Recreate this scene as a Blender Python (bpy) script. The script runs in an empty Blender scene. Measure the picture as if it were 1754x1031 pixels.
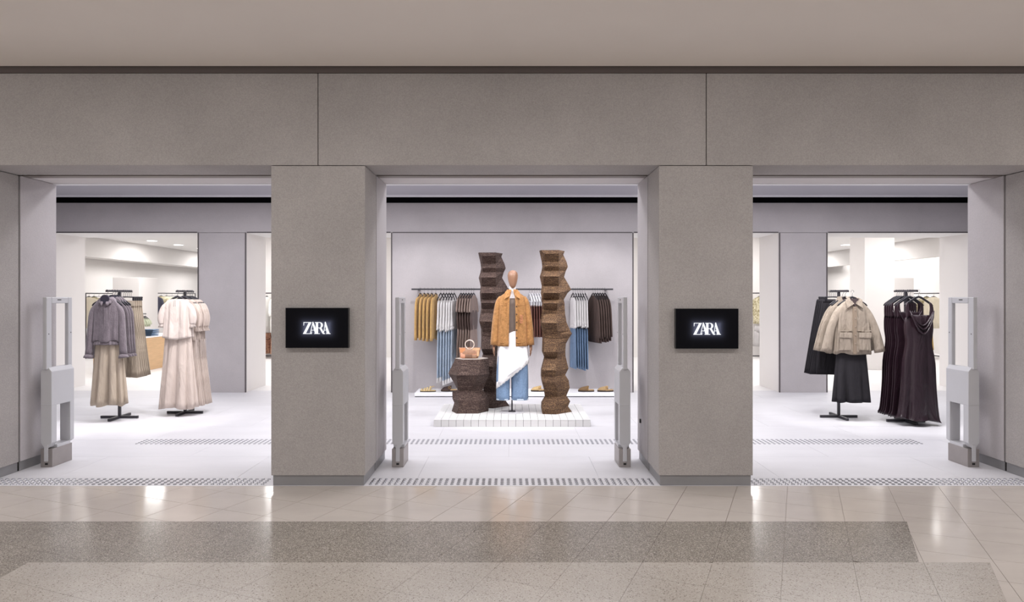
import bpy, math, random
from mathutils import Vector, Matrix
random.seed(7)
R = math.radians
S = bpy.context.scene
C = S.collection

# ------------------------------------------------------------ camera
F = 1169.33                       # focal length in pixels (24 mm lens, 1754 px wide frame)
HX, HY = 877.0, 508.0             # vanishing point
EYE = 1.5
cd = bpy.data.cameras.new('camera'); cam = bpy.data.objects.new('camera', cd); C.objects.link(cam)
cam.location = (0, 0, EYE); cam.rotation_euler = (R(90), 0, 0)
cd.lens = 24.0; cd.sensor_width = 36.0; cd.shift_y = (HY - 515.5) / 1754.0
cd.clip_start = .05; cd.clip_end = 200
S.camera = cam

# ------------------------------------------------------------ world, lights, exposure
w = bpy.data.worlds.new('world'); S.world = w; w.use_nodes = True
w.node_tree.nodes['Background'].inputs[0].default_value = (1.0, .975, .965, 1)
w.node_tree.nodes['Background'].inputs[1].default_value = 1.26
vs = S.view_settings
vs.view_transform = 'Standard'; vs.look = 'None'; vs.gamma = 1; vs.exposure = 0.0; vs.use_curve_mapping = False

def area(name, loc, sx, sy, power, col=(1, .98, 1.0), rot=(0, 0, 0), spread=180):
    l = bpy.data.lights.new(name, 'AREA'); l.shape = 'RECTANGLE'; l.size = sx; l.size_y = sy
    l.energy = power; l.color = col; l.spread = R(spread)
    o = bpy.data.objects.new(name, l); C.objects.link(o); o.location = loc; o.rotation_euler = rot
    return o
def spot(name, loc, target, power, angle=40, blend=.5, col=(1, .98, .975), r=.05):
    l = bpy.data.lights.new(name, 'SPOT'); l.energy = power; l.color = col; l.spot_size = R(angle); l.spot_blend = blend
    l.shadow_soft_size = r
    o = bpy.data.objects.new(name, l); C.objects.link(o); o.location = loc
    o.rotation_euler = (Vector(target) - Vector(loc)).to_track_quat('-Z', 'Y').to_euler()
    return o
# area lamps out of view under the store ceiling (three lines), more in the sales hall
COOL = (.978, .965, 1.0)
for yy in (6.95, 8.0, 9.05):
    area('store_ceiling_lamp', (0, yy, 3.02), 13.0, .25, 115, COOL)
for xx in (-8.0, -5.0, 0, 5.0, 8.0):
    for yy in (12.9, 15.6):
        area('hall_ceiling_lamp', (xx, yy, 2.97), 1.6, .6, 44, (1, .985, .97))
for xx in (-9.3, 9.3):
    for yy in (19.0, 23.0):
        area('hall_ceiling_lamp', (xx, yy, 2.97), 1.4, .8, 80, (1, .985, .97))
# fill lamps added out of view overhead to brighten concourse floor and pillars
for xx in (-6, -3.6, -1.2, 1.2, 3.6, 6):
    area('mall_fill_lamp', (xx, 2.9, 3.30), .3, .3, 29, (1, .97, .955))
# recessed wall washer above the right-hand wall
area('wall_washer', (11.0, 17.5, 2.62), .12, 11.0, 40, (1, .99, .97))
# spotlights of the ceiling slot and track aimed at the displays
spot('display_spot', (-1.5, 7.0, 3.0), (-.2, 8.4, 1.0), 150, 46)
spot('display_spot', (1.5, 7.0, 3.0), (.3, 8.4, 1.0), 150, 46)
spot('display_spot', (0, 6.7, 3.0), (0, 8.4, .9), 45, 50)
for xx in (-1.3, 1.2):
    spot('rail_spot', (xx * .9, 8.6, 3.0), (xx, 10.35, .8), 100, 75)
for xx, yy, tx in ((-3.7, 7.5, -4.8), (-3.0, 7.8, -4.2), (3.0, 7.5, 4.1), (3.7, 7.2, 4.7)):
    spot('rack_spot', (xx, yy, 3.0), (tx, 8.3, .9), 130, 52)

# ------------------------------------------------------------ helpers
def tag(o, label=None, cat=None, group=None, kind=None):
    if label: o['label'] = label
    if cat: o['category'] = cat
    if group: o['group'] = group
    if kind: o['kind'] = kind
    return o
def empty(name, loc=(0, 0, 0), rz=0, label=None, cat=None, group=None, kind=None, parent=None):
    o = bpy.data.objects.new(name, None); C.objects.link(o); o.location = loc; o.rotation_euler = (0, 0, rz)
    o.empty_display_size = .05
    if parent: o.parent = parent
    return tag(o, label, cat, group, kind)
def copy_tree(o, parent=None):
    c = o.copy(); C.objects.link(c)
    if parent: c.parent = parent
    for ch in o.children: copy_tree(ch, c)
    return c
def X(px, Y): return (px - HX) / F * Y
def Zh(py, Y): return EYE - (py - HY) / F * Y

class MB:
    def __init__(s): s.v = []; s.f = []
    def add(s, vs, fs):
        b = len(s.v); s.v += [tuple(p) for p in vs]; s.f += [tuple(i + b for i in q) for q in fs]; return s
    def box(s, x0, x1, y0, y1, z0, z1):
        return s.add([(x0,y0,z0),(x1,y0,z0),(x1,y1,z0),(x0,y1,z0),(x0,y0,z1),(x1,y0,z1),(x1,y1,z1),(x0,y1,z1)],
                     [(3,2,1,0),(4,5,6,7),(0,1,5,4),(1,2,6,5),(2,3,7,6),(3,0,4,7)])
    def prism(s, pts, z0, z1):            # pts: xy polygon counter-clockwise
        n = len(pts)
        return s.add([(p[0],p[1],z0) for p in pts] + [(p[0],p[1],z1) for p in pts],
                     [tuple(range(n-1,-1,-1)), tuple(range(n,2*n))] + [(i,(i+1)%n,(i+1)%n+n,i+n) for i in range(n)])
    def slab_xz(s, pts, y0, y1):          # pts: xz polygon, extruded along y
        n = len(pts)
        return s.add([(p[0],y0,p[1]) for p in pts] + [(p[0],y1,p[1]) for p in pts],
                     [tuple(range(n)), tuple(range(2*n-1,n-1,-1))] + [(i,i+n,(i+1)%n+n,(i+1)%n) for i in range(n)])
    def loft(s, rings, cap0=True, cap1=True, closed=True):
        n = len(rings[0]); b = []
        for r in rings: b += r
        fs = []
        for j in range(len(rings)-1):
            for i in range(n if closed else n-1):
                k = (i+1) % n
                fs.append((j*n+i, j*n+k, (j+1)*n+k, (j+1)*n+i))
        if cap0 and closed: fs.append(tuple(range(n-1,-1,-1)))
        if cap1 and closed: fs.append(tuple((len(rings)-1)*n+i for i in range(n)))
        return s.add(b, fs)
    def tube(s, path, rad, n=8, flat=None, up=None):
        path = [Vector(p) for p in path]; m = len(path)
        if not isinstance(rad, (list, tuple)): rad = [rad]*m
        rings = []; u = Vector(up) if up else None
        for i, p in enumerate(path):
            d = (path[min(i+1,m-1)] - path[max(i-1,0)])
            d = d.normalized() if d.length > 1e-9 else Vector((0,0,1))
            if u is None: u = Vector((0,1,0)) if abs(d.y) < .8 else Vector((1,0,0))
            a = u.cross(d).normalized(); b = d.cross(a).normalized(); 
            r = rad[i]; ra, rb = (r if isinstance(r, tuple) else (r, r))
            rings.append([tuple(p + a*math.cos(t)*ra + b*math.sin(t)*rb) for t in [2*math.pi*k/n for k in range(n)]])
        return s.loft(rings)
    def build(s, name, mat, parent=None, smooth=False, bevel=0, solid=0, sub=0):
        me = bpy.data.meshes.new(name); me.from_pydata(s.v, [], s.f); me.update()
        if smooth: me.polygons.foreach_set('use_smooth', [True]*len(me.polygons))
        if mat: me.materials.append(mat)
        o = bpy.data.objects.new(name, me); C.objects.link(o)
        if parent: o.parent = parent
        if solid:
            md = o.modifiers.new('solid', 'SOLIDIFY'); md.thickness = solid; md.offset = 0
        if bevel:
            md = o.modifiers.new('bevel', 'BEVEL'); md.width = bevel; md.segments = 2; md.limit_method = 'ANGLE'
        if sub:
            md = o.modifiers.new('sub', 'SUBSURF'); md.levels = sub; md.render_levels = sub
        return o
def box(name, mat, parent, x0, x1, y0, y1, z0, z1, bevel=0):
    return MB().box(x0,x1,y0,y1,z0,z1).build(name, mat, parent, bevel=bevel)

# ------------------------------------------------------------ materials
def srgb(r, g, b):
    f = lambda c: (c/255/12.92) if c/255 <= .04045 else ((c/255+.055)/1.055)**2.4
    return (f(r), f(g), f(b), 1)
def mat(name, col, rough=.6, var=.0, vscale=3.0, bump=0, bscale=40, spec=.5, metal=0, stretch=(1,1,1), sheen=0, coords='Object', grain=0, gscale=120, col2=None, wr=0, ws=7):
    m = bpy.data.materials.new(name); m.use_nodes = True
    nt = m.node_tree; N = nt.nodes; L = nt.links; b = N['Principled BSDF']
    b.inputs['Roughness'].default_value = rough; b.inputs['Metallic'].default_value = metal
    b.inputs['Specular IOR Level'].default_value = spec
    b.inputs['Base Color'].default_value = col
    if sheen: b.inputs['Sheen Weight'].default_value = sheen
    if var or bump or grain:
        tc = N.new('ShaderNodeTexCoord'); mp = N.new('ShaderNodeMapping'); mp.inputs['Scale'].default_value = stretch
        L.new(tc.outputs[coords], mp.inputs[0])
        out = None
        if var:
            n = N.new('ShaderNodeTexNoise'); n.inputs['Scale'].default_value = vscale; n.inputs['Detail'].default_value = 6
            n.inputs['Roughness'].default_value = .6
            L.new(mp.outputs[0], n.inputs['Vector'])
            cr = N.new('ShaderNodeValToRGB')
            cr.color_ramp.elements[0].position = .3; cr.color_ramp.elements[1].position = .7
            d = col2 if col2 else tuple(c*(1-var) for c in col[:3])+(1,)
            cr.color_ramp.elements[0].color = d
            cr.color_ramp.elements[1].color = tuple(min(1, c*(1+var*.5)) for c in col[:3])+(1,) if not col2 else col
            L.new(n.outputs[0], cr.inputs[0]); out = cr.outputs[0]
        if grain:
            g = N.new('ShaderNodeTexNoise'); g.inputs['Scale'].default_value = gscale; g.inputs['Detail'].default_value = 2
            L.new(mp.outputs[0], g.inputs['Vector'])
            mr = N.new('ShaderNodeMapRange'); mr.inputs[1].default_value = .3; mr.inputs[2].default_value = .7
            mr.inputs[3].default_value = 1-grain; mr.inputs[4].default_value = 1+grain
            L.new(g.outputs[0], mr.inputs[0])
            mx = N.new('ShaderNodeMix'); mx.data_type = 'RGBA'; mx.blend_type = 'MULTIPLY'; mx.inputs[0].default_value = 1
            if out: L.new(out, mx.inputs[6])
            else: mx.inputs[6].default_value = col
            L.new(mr.outputs[0], mx.inputs[7]); out = mx.outputs[2]
        if out: L.new(out, b.inputs['Base Color'])
        if bump:
            n2 = N.new('ShaderNodeTexNoise'); n2.inputs['Scale'].default_value = bscale; n2.inputs['Detail'].default_value = 4
            L.new(mp.outputs[0], n2.inputs['Vector'])
            bp = N.new('ShaderNodeBump'); bp.inputs['Strength'].default_value = bump; bp.inputs['Distance'].default_value = .01
            L.new(n2.outputs[0], bp.inputs['Height']); L.new(bp.outputs[0], b.inputs['Normal'])
            if wr:
                mp3 = N.new('ShaderNodeMapping'); mp3.inputs['Scale'].default_value = (1,1,.3); L.new(tc.outputs[coords], mp3.inputs[0])
                n3 = N.new('ShaderNodeTexNoise'); n3.inputs['Scale'].default_value = ws; n3.inputs['Detail'].default_value = 3; n3.inputs['Distortion'].default_value = .6
                L.new(mp3.outputs[0], n3.inputs['Vector'])
                b3 = N.new('ShaderNodeBump'); b3.inputs['Strength'].default_value = wr; b3.inputs['Distance'].default_value = .06
                L.new(n3.outputs[0], b3.inputs['Height']); L.new(b3.outputs[0], bp.inputs['Normal'])
    return m
def emit(name, col, s):
    m = bpy.data.materials.new(name); m.use_nodes = True; b = m.node_tree.nodes['Principled BSDF']
    b.inputs['Base Color'].default_value = (0,0,0,1); b.inputs['Emission Color'].default_value = col; b.inputs['Emission Strength'].default_value = s
    return m
def speckle(name, base, dark, light, rough, scale=160, pd=.18, pl=.14, cloud=.12):
    m = bpy.data.materials.new(name); m.use_nodes = True; nt = m.node_tree; N = nt.nodes; L = nt.links; b = N['Principled BSDF']
    b.inputs['Roughness'].default_value = rough
    tc = N.new('ShaderNodeTexCoord')
    v = N.new('ShaderNodeTexVoronoi'); v.inputs['Scale'].default_value = scale; L.new(tc.outputs['Object'], v.inputs['Vector'])
    sx = N.new('ShaderNodeSeparateColor'); L.new(v.outputs['Color'], sx.inputs[0])
    n = N.new('ShaderNodeTexNoise'); n.inputs['Scale'].default_value = 2.2; n.inputs['Detail'].default_value = 5; L.new(tc.outputs['Object'], n.inputs['Vector'])
    cr = N.new('ShaderNodeValToRGB'); e = cr.color_ramp.elements; cr.color_ramp.interpolation = 'CONSTANT'
    e[0].position = 0; e[0].color = dark; e[1].position = pd; e[1].color = base
    q = e.new(1-pl); q.color = light
    L.new(sx.outputs[0], cr.inputs[0])
    mr = N.new('ShaderNodeMapRange'); mr.inputs[1].default_value = .3; mr.inputs[2].default_value = .7; mr.inputs[3].default_value = 1-cloud; mr.inputs[4].default_value = 1+cloud
    L.new(n.outputs[0], mr.inputs[0])
    mx = N.new('ShaderNodeMix'); mx.data_type = 'RGBA'; mx.blend_type = 'MULTIPLY'; mx.inputs[0].default_value = 1
    L.new(cr.outputs[0], mx.inputs[6]); L.new(mr.outputs[0], mx.inputs[7]); L.new(mx.outputs[2], b.inputs['Base Color'])
    return m

M = {}
M['render'] = mat('facade_render', srgb(169,164,162), .85, .10, 1.6, .4, 110, .25, grain=.11, gscale=130)
M['plaster'] = mat('store_plaster', srgb(184,179,181), .85, .10, 1.3, .12, 60, .25, grain=.04, gscale=120)
M['white_wall'] = mat('white_wall', srgb(226,222,220), .8, .02, 1, spec=.2)
M['ceil_mall'] = mat('mall_ceiling', srgb(236,229,223), .9, .03, .8, spec=.2)
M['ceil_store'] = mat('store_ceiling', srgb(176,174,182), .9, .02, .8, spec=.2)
M['ceil_hall'] = mat('hall_ceiling', srgb(235,233,232), .9, spec=.2)
M['groove'] = mat('groove_black', srgb(30,27,28), .8, spec=.2)
M['black'] = mat('slot_black', srgb(6,6,9), .9, spec=.1)
M['track'] = mat('shutter_track', srgb(120,112,106), .5)
M['edge'] = mat('edge_trim', srgb(78,72,74), .5)
M['white'] = mat('white_trim', srgb(238,238,242), .5)
M['plinth_metal'] = mat('plinth_metal', srgb(140,139,141), .45, .05, 4, metal=.25)
M['store_floor'] = mat('store_floor', srgb(210,209,213), .5, .05, 1.4, .04, 30, .35, stretch=(1,3,1))
M['hall_floor'] = mat('hall_floor', srgb(228,226,226), .5, .02, 1)
M['grout'] = mat('grout', srgb(166,156,146), .6)
M['grout_store'] = mat('grout_store', srgb(176,175,178), .8)
M['beige'] = mat('beige_stone', srgb(196,188,181), .12, .07, 2.2, .02, 9, .5, stretch=(1,2.2,1))
M['terra_dark'] = speckle('terrazzo_dark', srgb(146,139,130), srgb(108,101,94), srgb(182,176,167), .2, 240, .3, .16, .08)
M['terra_light'] = speckle('terrazzo_light', srgb(174,167,159), srgb(122,113,105), srgb(188,182,174), .2, 210, .06, .16, .05)
M['stud'] = mat('stud_steel', srgb(132,132,138), .3, metal=.7)
M['stud_plate'] = mat('stud_plate', srgb(178,176,178), .5)
M['gate'] = mat('gate_grey', srgb(192,192,196), .4, .02, 3)
M['gate_steel'] = mat('gate_steel', srgb(160,154,152), .4, .08, 6, metal=.6)
M['dark'] = mat('dark_hole', srgb(20,20,22), .6)
M['rack'] = mat('rack_black', srgb(48,46,52), .45)
M['hanger'] = mat('hanger_black', srgb(30,29,36), .4)
M['wire'] = mat('hanger_wire', srgb(120,118,120), .3, metal=.9)
M['hanger_white'] = mat('hanger_white', srgb(222,222,226), .4)
M['tile'] = mat('platform_tile', srgb(222,221,220), .35, .02, 3)
M['tile_grout'] = mat('tile_grout', srgb(84,80,78), .8)
M['screen_case'] = mat('screen_case', srgb(14,14,18), .3)

# ------------------------------------------------------------ room geometry (metres; camera at y = 0)
YF, YB = 5.412, 6.335             # front and back plane of the shop front
ZS = 2.5417                       # underside of the lintel
YW, YW2 = 10.69, 11.56            # inner wall, front and back plane
CW, PW, OW = 1.165, 1.91, 4.228   # half width of the middle opening, outer side of pillars, outer jamb

# ---- concourse floor: tile grid at 23 degrees, cut by the inlay borders
def clip(poly, a, b, c):          # keep a*x + b*y <= c
    out = []
    for i in range(len(poly)):
        p, q = poly[i], poly[(i+1) % len(poly)]
        dp, dq = a*p[0]+b*p[1]-c, a*q[0]+b*q[1]-c
        if dp <= 0: out.append(p)
        if dp*dq < 0:
            t = dp/(dp-dq); out.append((p[0]+t*(q[0]-p[0]), p[1]+t*(q[1]-p[1])))
    return out
def clip_convex(poly, region):    # region counter-clockwise
    for i in range(len(region)):
        p, q = region[i], region[(i+1) % len(region)]
        ex, ey = q[0]-p[0], q[1]-p[1]
        poly = clip(poly, ey, -ex, ey*p[0]-ex*p[1])
        if len(poly) < 3: return []
    return poly
def poly_area(p): return .5*sum(p[i][0]*p[(i+1)%len(p)][1]-p[(i+1)%len(p)][0]*p[i][1] for i in range(len(p)))

floor = MB().box(-12, 12, -9, YF-.004, -.06, -.004).build('floor', M['grout'])
tag(floor, kind='structure')
# the concourse outside the tiled stretch that the picture shows
box('paving', M['beige'], floor, -12, 12, -9, 2.4, -.004, 0)
sy = -.533
regions = [
    ('beige', [(-7,4.555),(7,4.555),(7,YF-.004),(-7,YF-.004)]),
    ('terra_dark', [(-7,3.854),(2.298,3.854),(2.633,4.555),(-7,4.555)]),
    ('terra_dark', [(-7,2.4),(-2.73,2.4),(-2.73,3.854),(-7,3.854)]),
    ('terra_light', [(-2.73,2.4),(2.697+sy*1.454,2.4),(2.697,3.854),(-2.73,3.854)]),
    ('beige', [(2.298,3.854),(7,3.854),(7,4.555),(2.633,4.555)]),
    ('beige', [(2.697+sy*1.454,2.4),(7,2.4),(7,3.854),(2.697,3.854)]),
]
an = R(22.8); n1 = (math.cos(an), -math.sin(an)); n2 = (math.sin(an), math.cos(an))
s1, s2 = .366, .337; o1 = n1[0]*.19+n1[1]*5.39; o2 = n2[0]*1.937+n2[1]*5.333
for key, reg in regions:
    for i in range(-22, 24):
        for j in range(-16, 12):
            g = .0010 if key == 'beige' else .0005
            a0, a1 = o1+i*s1+g, o1+(i+1)*s1-g; b0, b1 = o2+j*s2+g, o2+(j+1)*s2-g
            quad = [(a*n1[0]+b*n2[0], a*n1[1]+b*n2[1]) for a, b in ((a0,b0),(a1,b0),(a1,b1),(a0,b1))]
            cx = sum(p[0] for p in quad)/4; cy = sum(p[1] for p in quad)/4
            if abs(cx) > .78*cy + .75 or cy < 2.2: continue
            if poly_area(quad) < 0: quad.reverse()
            pl = clip_convex(quad, reg)
            if len(pl) < 3 or abs(poly_area(pl)) < .0008: continue
            # pull edges that the inlay cut in by a hair so the pieces keep a joint
            mx_, my_ = sum(p[0] for p in pl)/len(pl), sum(p[1] for p in pl)/len(pl)
            pl = [(p[0]+(mx_-p[0])*(.004 if key == 'beige' else .0015), p[1]+(my_-p[1])*(.004 if key == 'beige' else .0015)) for p in pl]
            MB().prism(pl, -.0045, 0).build('floor_tile', M[key], floor)

# ---- store floor
sf = MB().box(-11.5, 11.5, YF, 27, -.06, -.003).build('floor_store', M['grout_store']); tag(sf, kind='structure')
SLX, SLY = 1.5, .75
for i in range(-4, 4):
    for j in range(0, 7):
        x0 = -.78 + i*SLX + (.75 if j % 2 else 0); y0 = YF + .24 + j*SLY
        MB().box(x0+.0012, x0+SLX-.0012, y0+.0012, y0+SLY-.0012, -.004, 0).build('floor_slab', M['store_floor'], sf)
box('floor_slab', M['store_floor'], sf, -6.78, 6.72, YF, YF+.238, -.004, 0)
box('hall_screed', M['store_floor'], sf, -11.5, -6.03, YF, YW2, -.0045, -.0005)
box('hall_screed', M['store_floor'], sf, 5.2, 11.5, YF, YW2, -.0045, -.0005)
box('hall_screed', M['hall_floor'], sf, -11.5, 11.5, YF+.24+7*SLY, 27, -.004, 0)

# ---- tactile strips: rows of steel studs
def studs(name, label, spans, y0, rows, pitch=.05, r=.0150, h=.006):
    root = empty(name, (0, y0, 0), label=label, cat='tactile strip')
    m = MB(); n = 8
    for xa, xb in spans:
        k = int((xb-xa)/pitch)
        for i in range(k):
            for j in range(rows):
                cx = xa + (i+.5)*pitch; cy = (j+.5)*pitch + .003
                b = [(cx+r*math.cos(2*math.pi*q/n), cy+r*math.sin(2*math.pi*q/n), 0) for q in range(n)]
                t = [(cx+r*.72*math.cos(2*math.pi*q/n), cy+r*.72*math.sin(2*math.pi*q/n), h) for q in range(n)]
                m.loft([b, t], cap0=False)
    o = m.build('stud_field', M['stud'], root); tag(o, kind='stuff')
    return root
for a, b, lb in ((-OW+.01, -PW-.01, 'steel tactile studs across the left shop opening'), (-CW+.01, CW-.01, 'steel tactile studs across the middle shop opening'),
                 (PW+.01, OW-.01, 'steel tactile studs across the right shop opening')):
    studs('tactile_strip', lb, [(a, b)], YF+.012, 4)
studs('tactile_strip', 'faint row of tactile studs on the pale store floor before the tiled podium', [(-3.85, 4.2)], 6.93, 5, h=.004)

# ---- shop front: fascia panels, pillars, lintel soffit
def struct(name, kind='structure'): return tag(empty(name), kind='structure')
wf = struct('wall_front')
for xa, xb in ((-12, -1.5395), (-1.5375, 1.5395), (1.5415, 12)):
    box('fascia_panel', M['render'], wf, xa+.002, xb-.002, YF, 5.85, ZS, 3.27, .003)
box('fascia_backing', M['groove'], wf, -12, 12, YF+.02, YF+.3, ZS+.004, 3.262)
# shutter slot in the lintel and the inner lintel
box('shutter_groove', M['groove'], wf, -12, 12, 5.85, 6.02, ZS+.05, 3.2)
for xa, xb in ((-OW, -PW), (-CW, CW), (PW, OW)):
    box('shutter_track', M['track'], wf, xa, xb, 5.885, 5.985, ZS-.002, ZS+.06)
box('inner_lintel', mat('lintel_lit_plaster', srgb(206,201,201), .8, .04, 1.3), wf, -12, 12, 6.0, YB, ZS, 3.3, .004)  # plaster lightened, light bounced up from the floor put into its colour
t0 = box('trim_0', M['white'], None, -12, 12, YB-.045, YB+.012, ZS-.008, ZS+.03); tag(t0, kind='structure')  # white strip added for the bright lit line along the soffit's rear edge
# return above the fascia towards the mall ceiling, gap shade put into its colour
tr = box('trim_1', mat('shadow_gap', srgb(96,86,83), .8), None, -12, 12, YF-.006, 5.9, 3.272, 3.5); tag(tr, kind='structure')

def pillar(name, xa, xb):
    p = struct(name)
    box('pillar_front', M['render'], p, xa, xb, YF, 5.85, .082, ZS-.005, .004)
    box('pillar_rear', M['plaster'], p, xa, xb, 5.872, YB, .082, ZS-.002, .004)
    box('pillar_joint', M['groove'], p, xa+.02, xb-.02, 5.84, 5.88, .0, ZS)
    box('pillar_core', M['groove'], p, xa+.05, xb-.05, YF+.05, 5.84, ZS-.01, ZS)
    b = tag(box('baseboard_' + name.split('wall_')[1], M['plinth_metal'], None, xa+.012, xb-.012, YF+.012, 5.852, 0, .0815, .002), kind='structure')
    box('baseboard_rear', M['plinth_metal'], b, xa+.012, xb-.012, 5.876, YB-.012, 0, .0815, .002)
    return p
pillar('wall_pillar_left', -PW, -CW)
pillar('wall_pillar_right', CW, PW)
pillar('wall_jamb_left', -12, -OW)
pillar('wall_jamb_right', OW, 12)
# small lock plate on the right jamb of the middle opening
sw = box('wall_switch', M['dark'], None, CW-.012, CW+.005, 6.16, 6.185, .36, .395)
tag(sw, 'tiny dark switch low on the right jamb of the middle opening', 'switch')

# ---- mall ceiling
mc = box('ceiling', M['ceil_mall'], None, -12, 12, -9, 5.36, 3.31, 3.5); tag(mc, kind='structure')

# ---- store ceiling, black slot, inner wall
sc = box('ceiling_store', M['ceil_store'], None, -11.5, 11.5, YB, 10.4, 3.05, 3.3); tag(sc, kind='structure')
t2 = box('trim_2', M['white'], None, -11.5, 11.5, 10.4, 10.42, 3.018, 3.3); tag(t2, kind='structure')
bs = MB(); bs.box(-11.5, 11.5, 10.421, 10.72, 3.28, 3.3); bs.box(-11.5, 11.5, 10.70, 10.72, 2.965, 3.28)
tag(bs.build('ceiling_slot', M['black']), kind='structure')
wi = struct('wall_back')
box('header', M['plaster'], wi, -11.5, 11.5, YW, YW2, 2.505, 2.968, .003)
box('header_soffit', M['ceil_hall'], wi, -11.5, 11.5, YW+.02, YW2+.01, 2.499, 2.504)
box('header_upper', M['ceil_hall'], wi, -11.5, 11.5, 10.73, YW2+.01, 2.97, 3.3)
def inner_pier(name, xa, xb):
    p = struct(name)
    box('pier_face', M['plaster'], p, xa, xb, YW, YW+.05, .0, 2.499, .002)
    box('pier_body', M['white_wall'], p, xa, xb, YW+.051, YW2, .0, 2.499)
    return p
inner_pier('wall_pier_left', -4.913, -4.172); inner_pier('wall_pier_right', 4.19, 4.931)
inner_pier('wall_pier_outer_left', -11.5, -7.227); inner_pier('wall_pier_outer_right', 7.237, 11.5)
inner_pier('wall_center', -1.885, 1.895)
k = 3
for x in (-4.913, -4.172, 4.19, 4.931, -1.885, 1.895):
    t = box('trim_%d' % k, M['edge'], None, x-.009, x+.009, YW-.006, YW+.003, 0, 2.5); tag(t, kind='structure'); k += 1
for xa, xb in ((-7.22, -4.93), (-4.15, -1.9), (1.91, 4.17), (4.95, 7.22), (-1.87, 1.88)):
    t = box('trim_%d' % k, M['edge'], None, xa, xb, YW-.006, YW+.003, 2.497, 2.511 if xa > -1.9 and xb < 1.9 else 2.515); tag(t, kind='structure'); k += 1

# ---- sales hall behind
ch = box('ceiling_hall', M['ceil_hall'], None, -11.5, 11.5, YW2, 27, 3.0, 3.3); tag(ch, kind='structure')
for sgn, nm in ((-1, 'left'), (1, 'right')):
    xa, xb = sorted((sgn*11.2, sgn*11.5))
    tag(box('wall_'+nm, M['white_wall'], None, xa, xb, YF, 27, 0, 3.3), kind='structure')
    xa, xb = sorted((sgn*10.6, sgn*(11.19 if sgn < 0 else 10.75)))
    b = tag(box('wall_bulkhead_'+nm, M['white_wall'], None, xa, xb, YW2+.01, 27, 2.5, 2.999), kind='structure')
tag(box('wall_far', M['white_wall'], None, -11.5, 11.5, 26.5, 27, 0, 3.3), kind='structure')
tag(box('wall_partition', M['white_wall'], None, -7.2, 7.2, 16.9, 17.2, 0, 2.999), kind='structure')
# free-standing white column seen through the right opening
tag(box('wall_column', M['white_wall'], None, 7.23, 7.85, 14.0, 14.62, 0, 2.999, .01), kind='structure')

# ============================================================ fixtures
# ---- security gates in the openings
def make_gate():
    g = empty('security_gate')
    t = .0175
    u = MB()                                  # slim upper frame
    y0, y1, z0, z1 = -.175, .175, .86, 1.495
    u.box(-t, t, y0, y0+.07, z0, z1); u.box(-t, t, y1-.055, y1, z0, z1); u.box(-t, t, y0+.07, y1-.055, z1-.055, z1)
    uo = u.build('upper_frame', M['gate'], g, bevel=.006)
    MB().box(-t-.001, t+.001, -.03, .02, z1-.028, z1-.02).build('sensor_slot', M['dark'], uo)
    for yy in (y0+.03, y1-.02):
        MB().box(-t-.001, t+.001, yy-.004, yy+.004, 1.165, 1.175).build('screw', M['dark'], uo)
    b = MB()                                  # thicker lower body with chamfered shoulder
    def sec(yy0, yy1, za, zb, cham0=0, cham1=0):
        pts = [(-.048, za+cham0), (-.02, za), (.02, za), (.048, za+cham0), (.048, zb-cham1), (.02, zb), (-.02, zb), (-.048, zb-cham1)]
        b.add([(p[0], yy0, p[1]) for p in pts] + [(p[0], yy1, p[1]) for p in pts],
              [tuple(range(8)), tuple(range(15, 7, -1))] + [(i, i+8, (i+1) % 8+8, (i+1) % 8) for i in range(8)])
    sec(-.155, .155, .54, .875, .0, .035)     # solid middle panel
    sec(-.155, -.085, .17, .541, .045, .0)
    sec(.10, .155, .17, .541, .02, .0)
    b.build('lower_body', M['gate'], g, bevel=.004)
    s = MB(); s.prism([(-.052,-.15),(.052,-.15),(.052,.12),(-.052,.12)], 0, .16)
    so = s.build('base_box', M['gate_steel'], g, bevel=.003)
    MB().box(-.018, .018, -.159, -.149, .05, .2).build('cable_cover', M['gate'], so, bevel=.004)
    MB().box(-.012, .012, -.153, -.150, .02, .036).build('lock', M['dark'], so)
    MB().box(-.048, .048, -.08, .1, .16, .185).build('sill', M['gate'], g)
    return g
gate = make_gate()
GL = [(-4.095, 6.155, 'grey security gate beside the left outer jamb'), (-1.005, 6.155, 'grey security gate beside the left pillar in the middle opening'),
      (.993, 6.155, 'grey security gate beside the right pillar in the middle opening'), (4.06, 6.155, 'grey security gate beside the right outer jamb')]
for i, (x, y, lb) in enumerate(GL):
    o = gate if i == 0 else copy_tree(gate)
    o.location = (x, y, 0); tag(o, lb, 'security gate', 'security gates in the openings')

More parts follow.
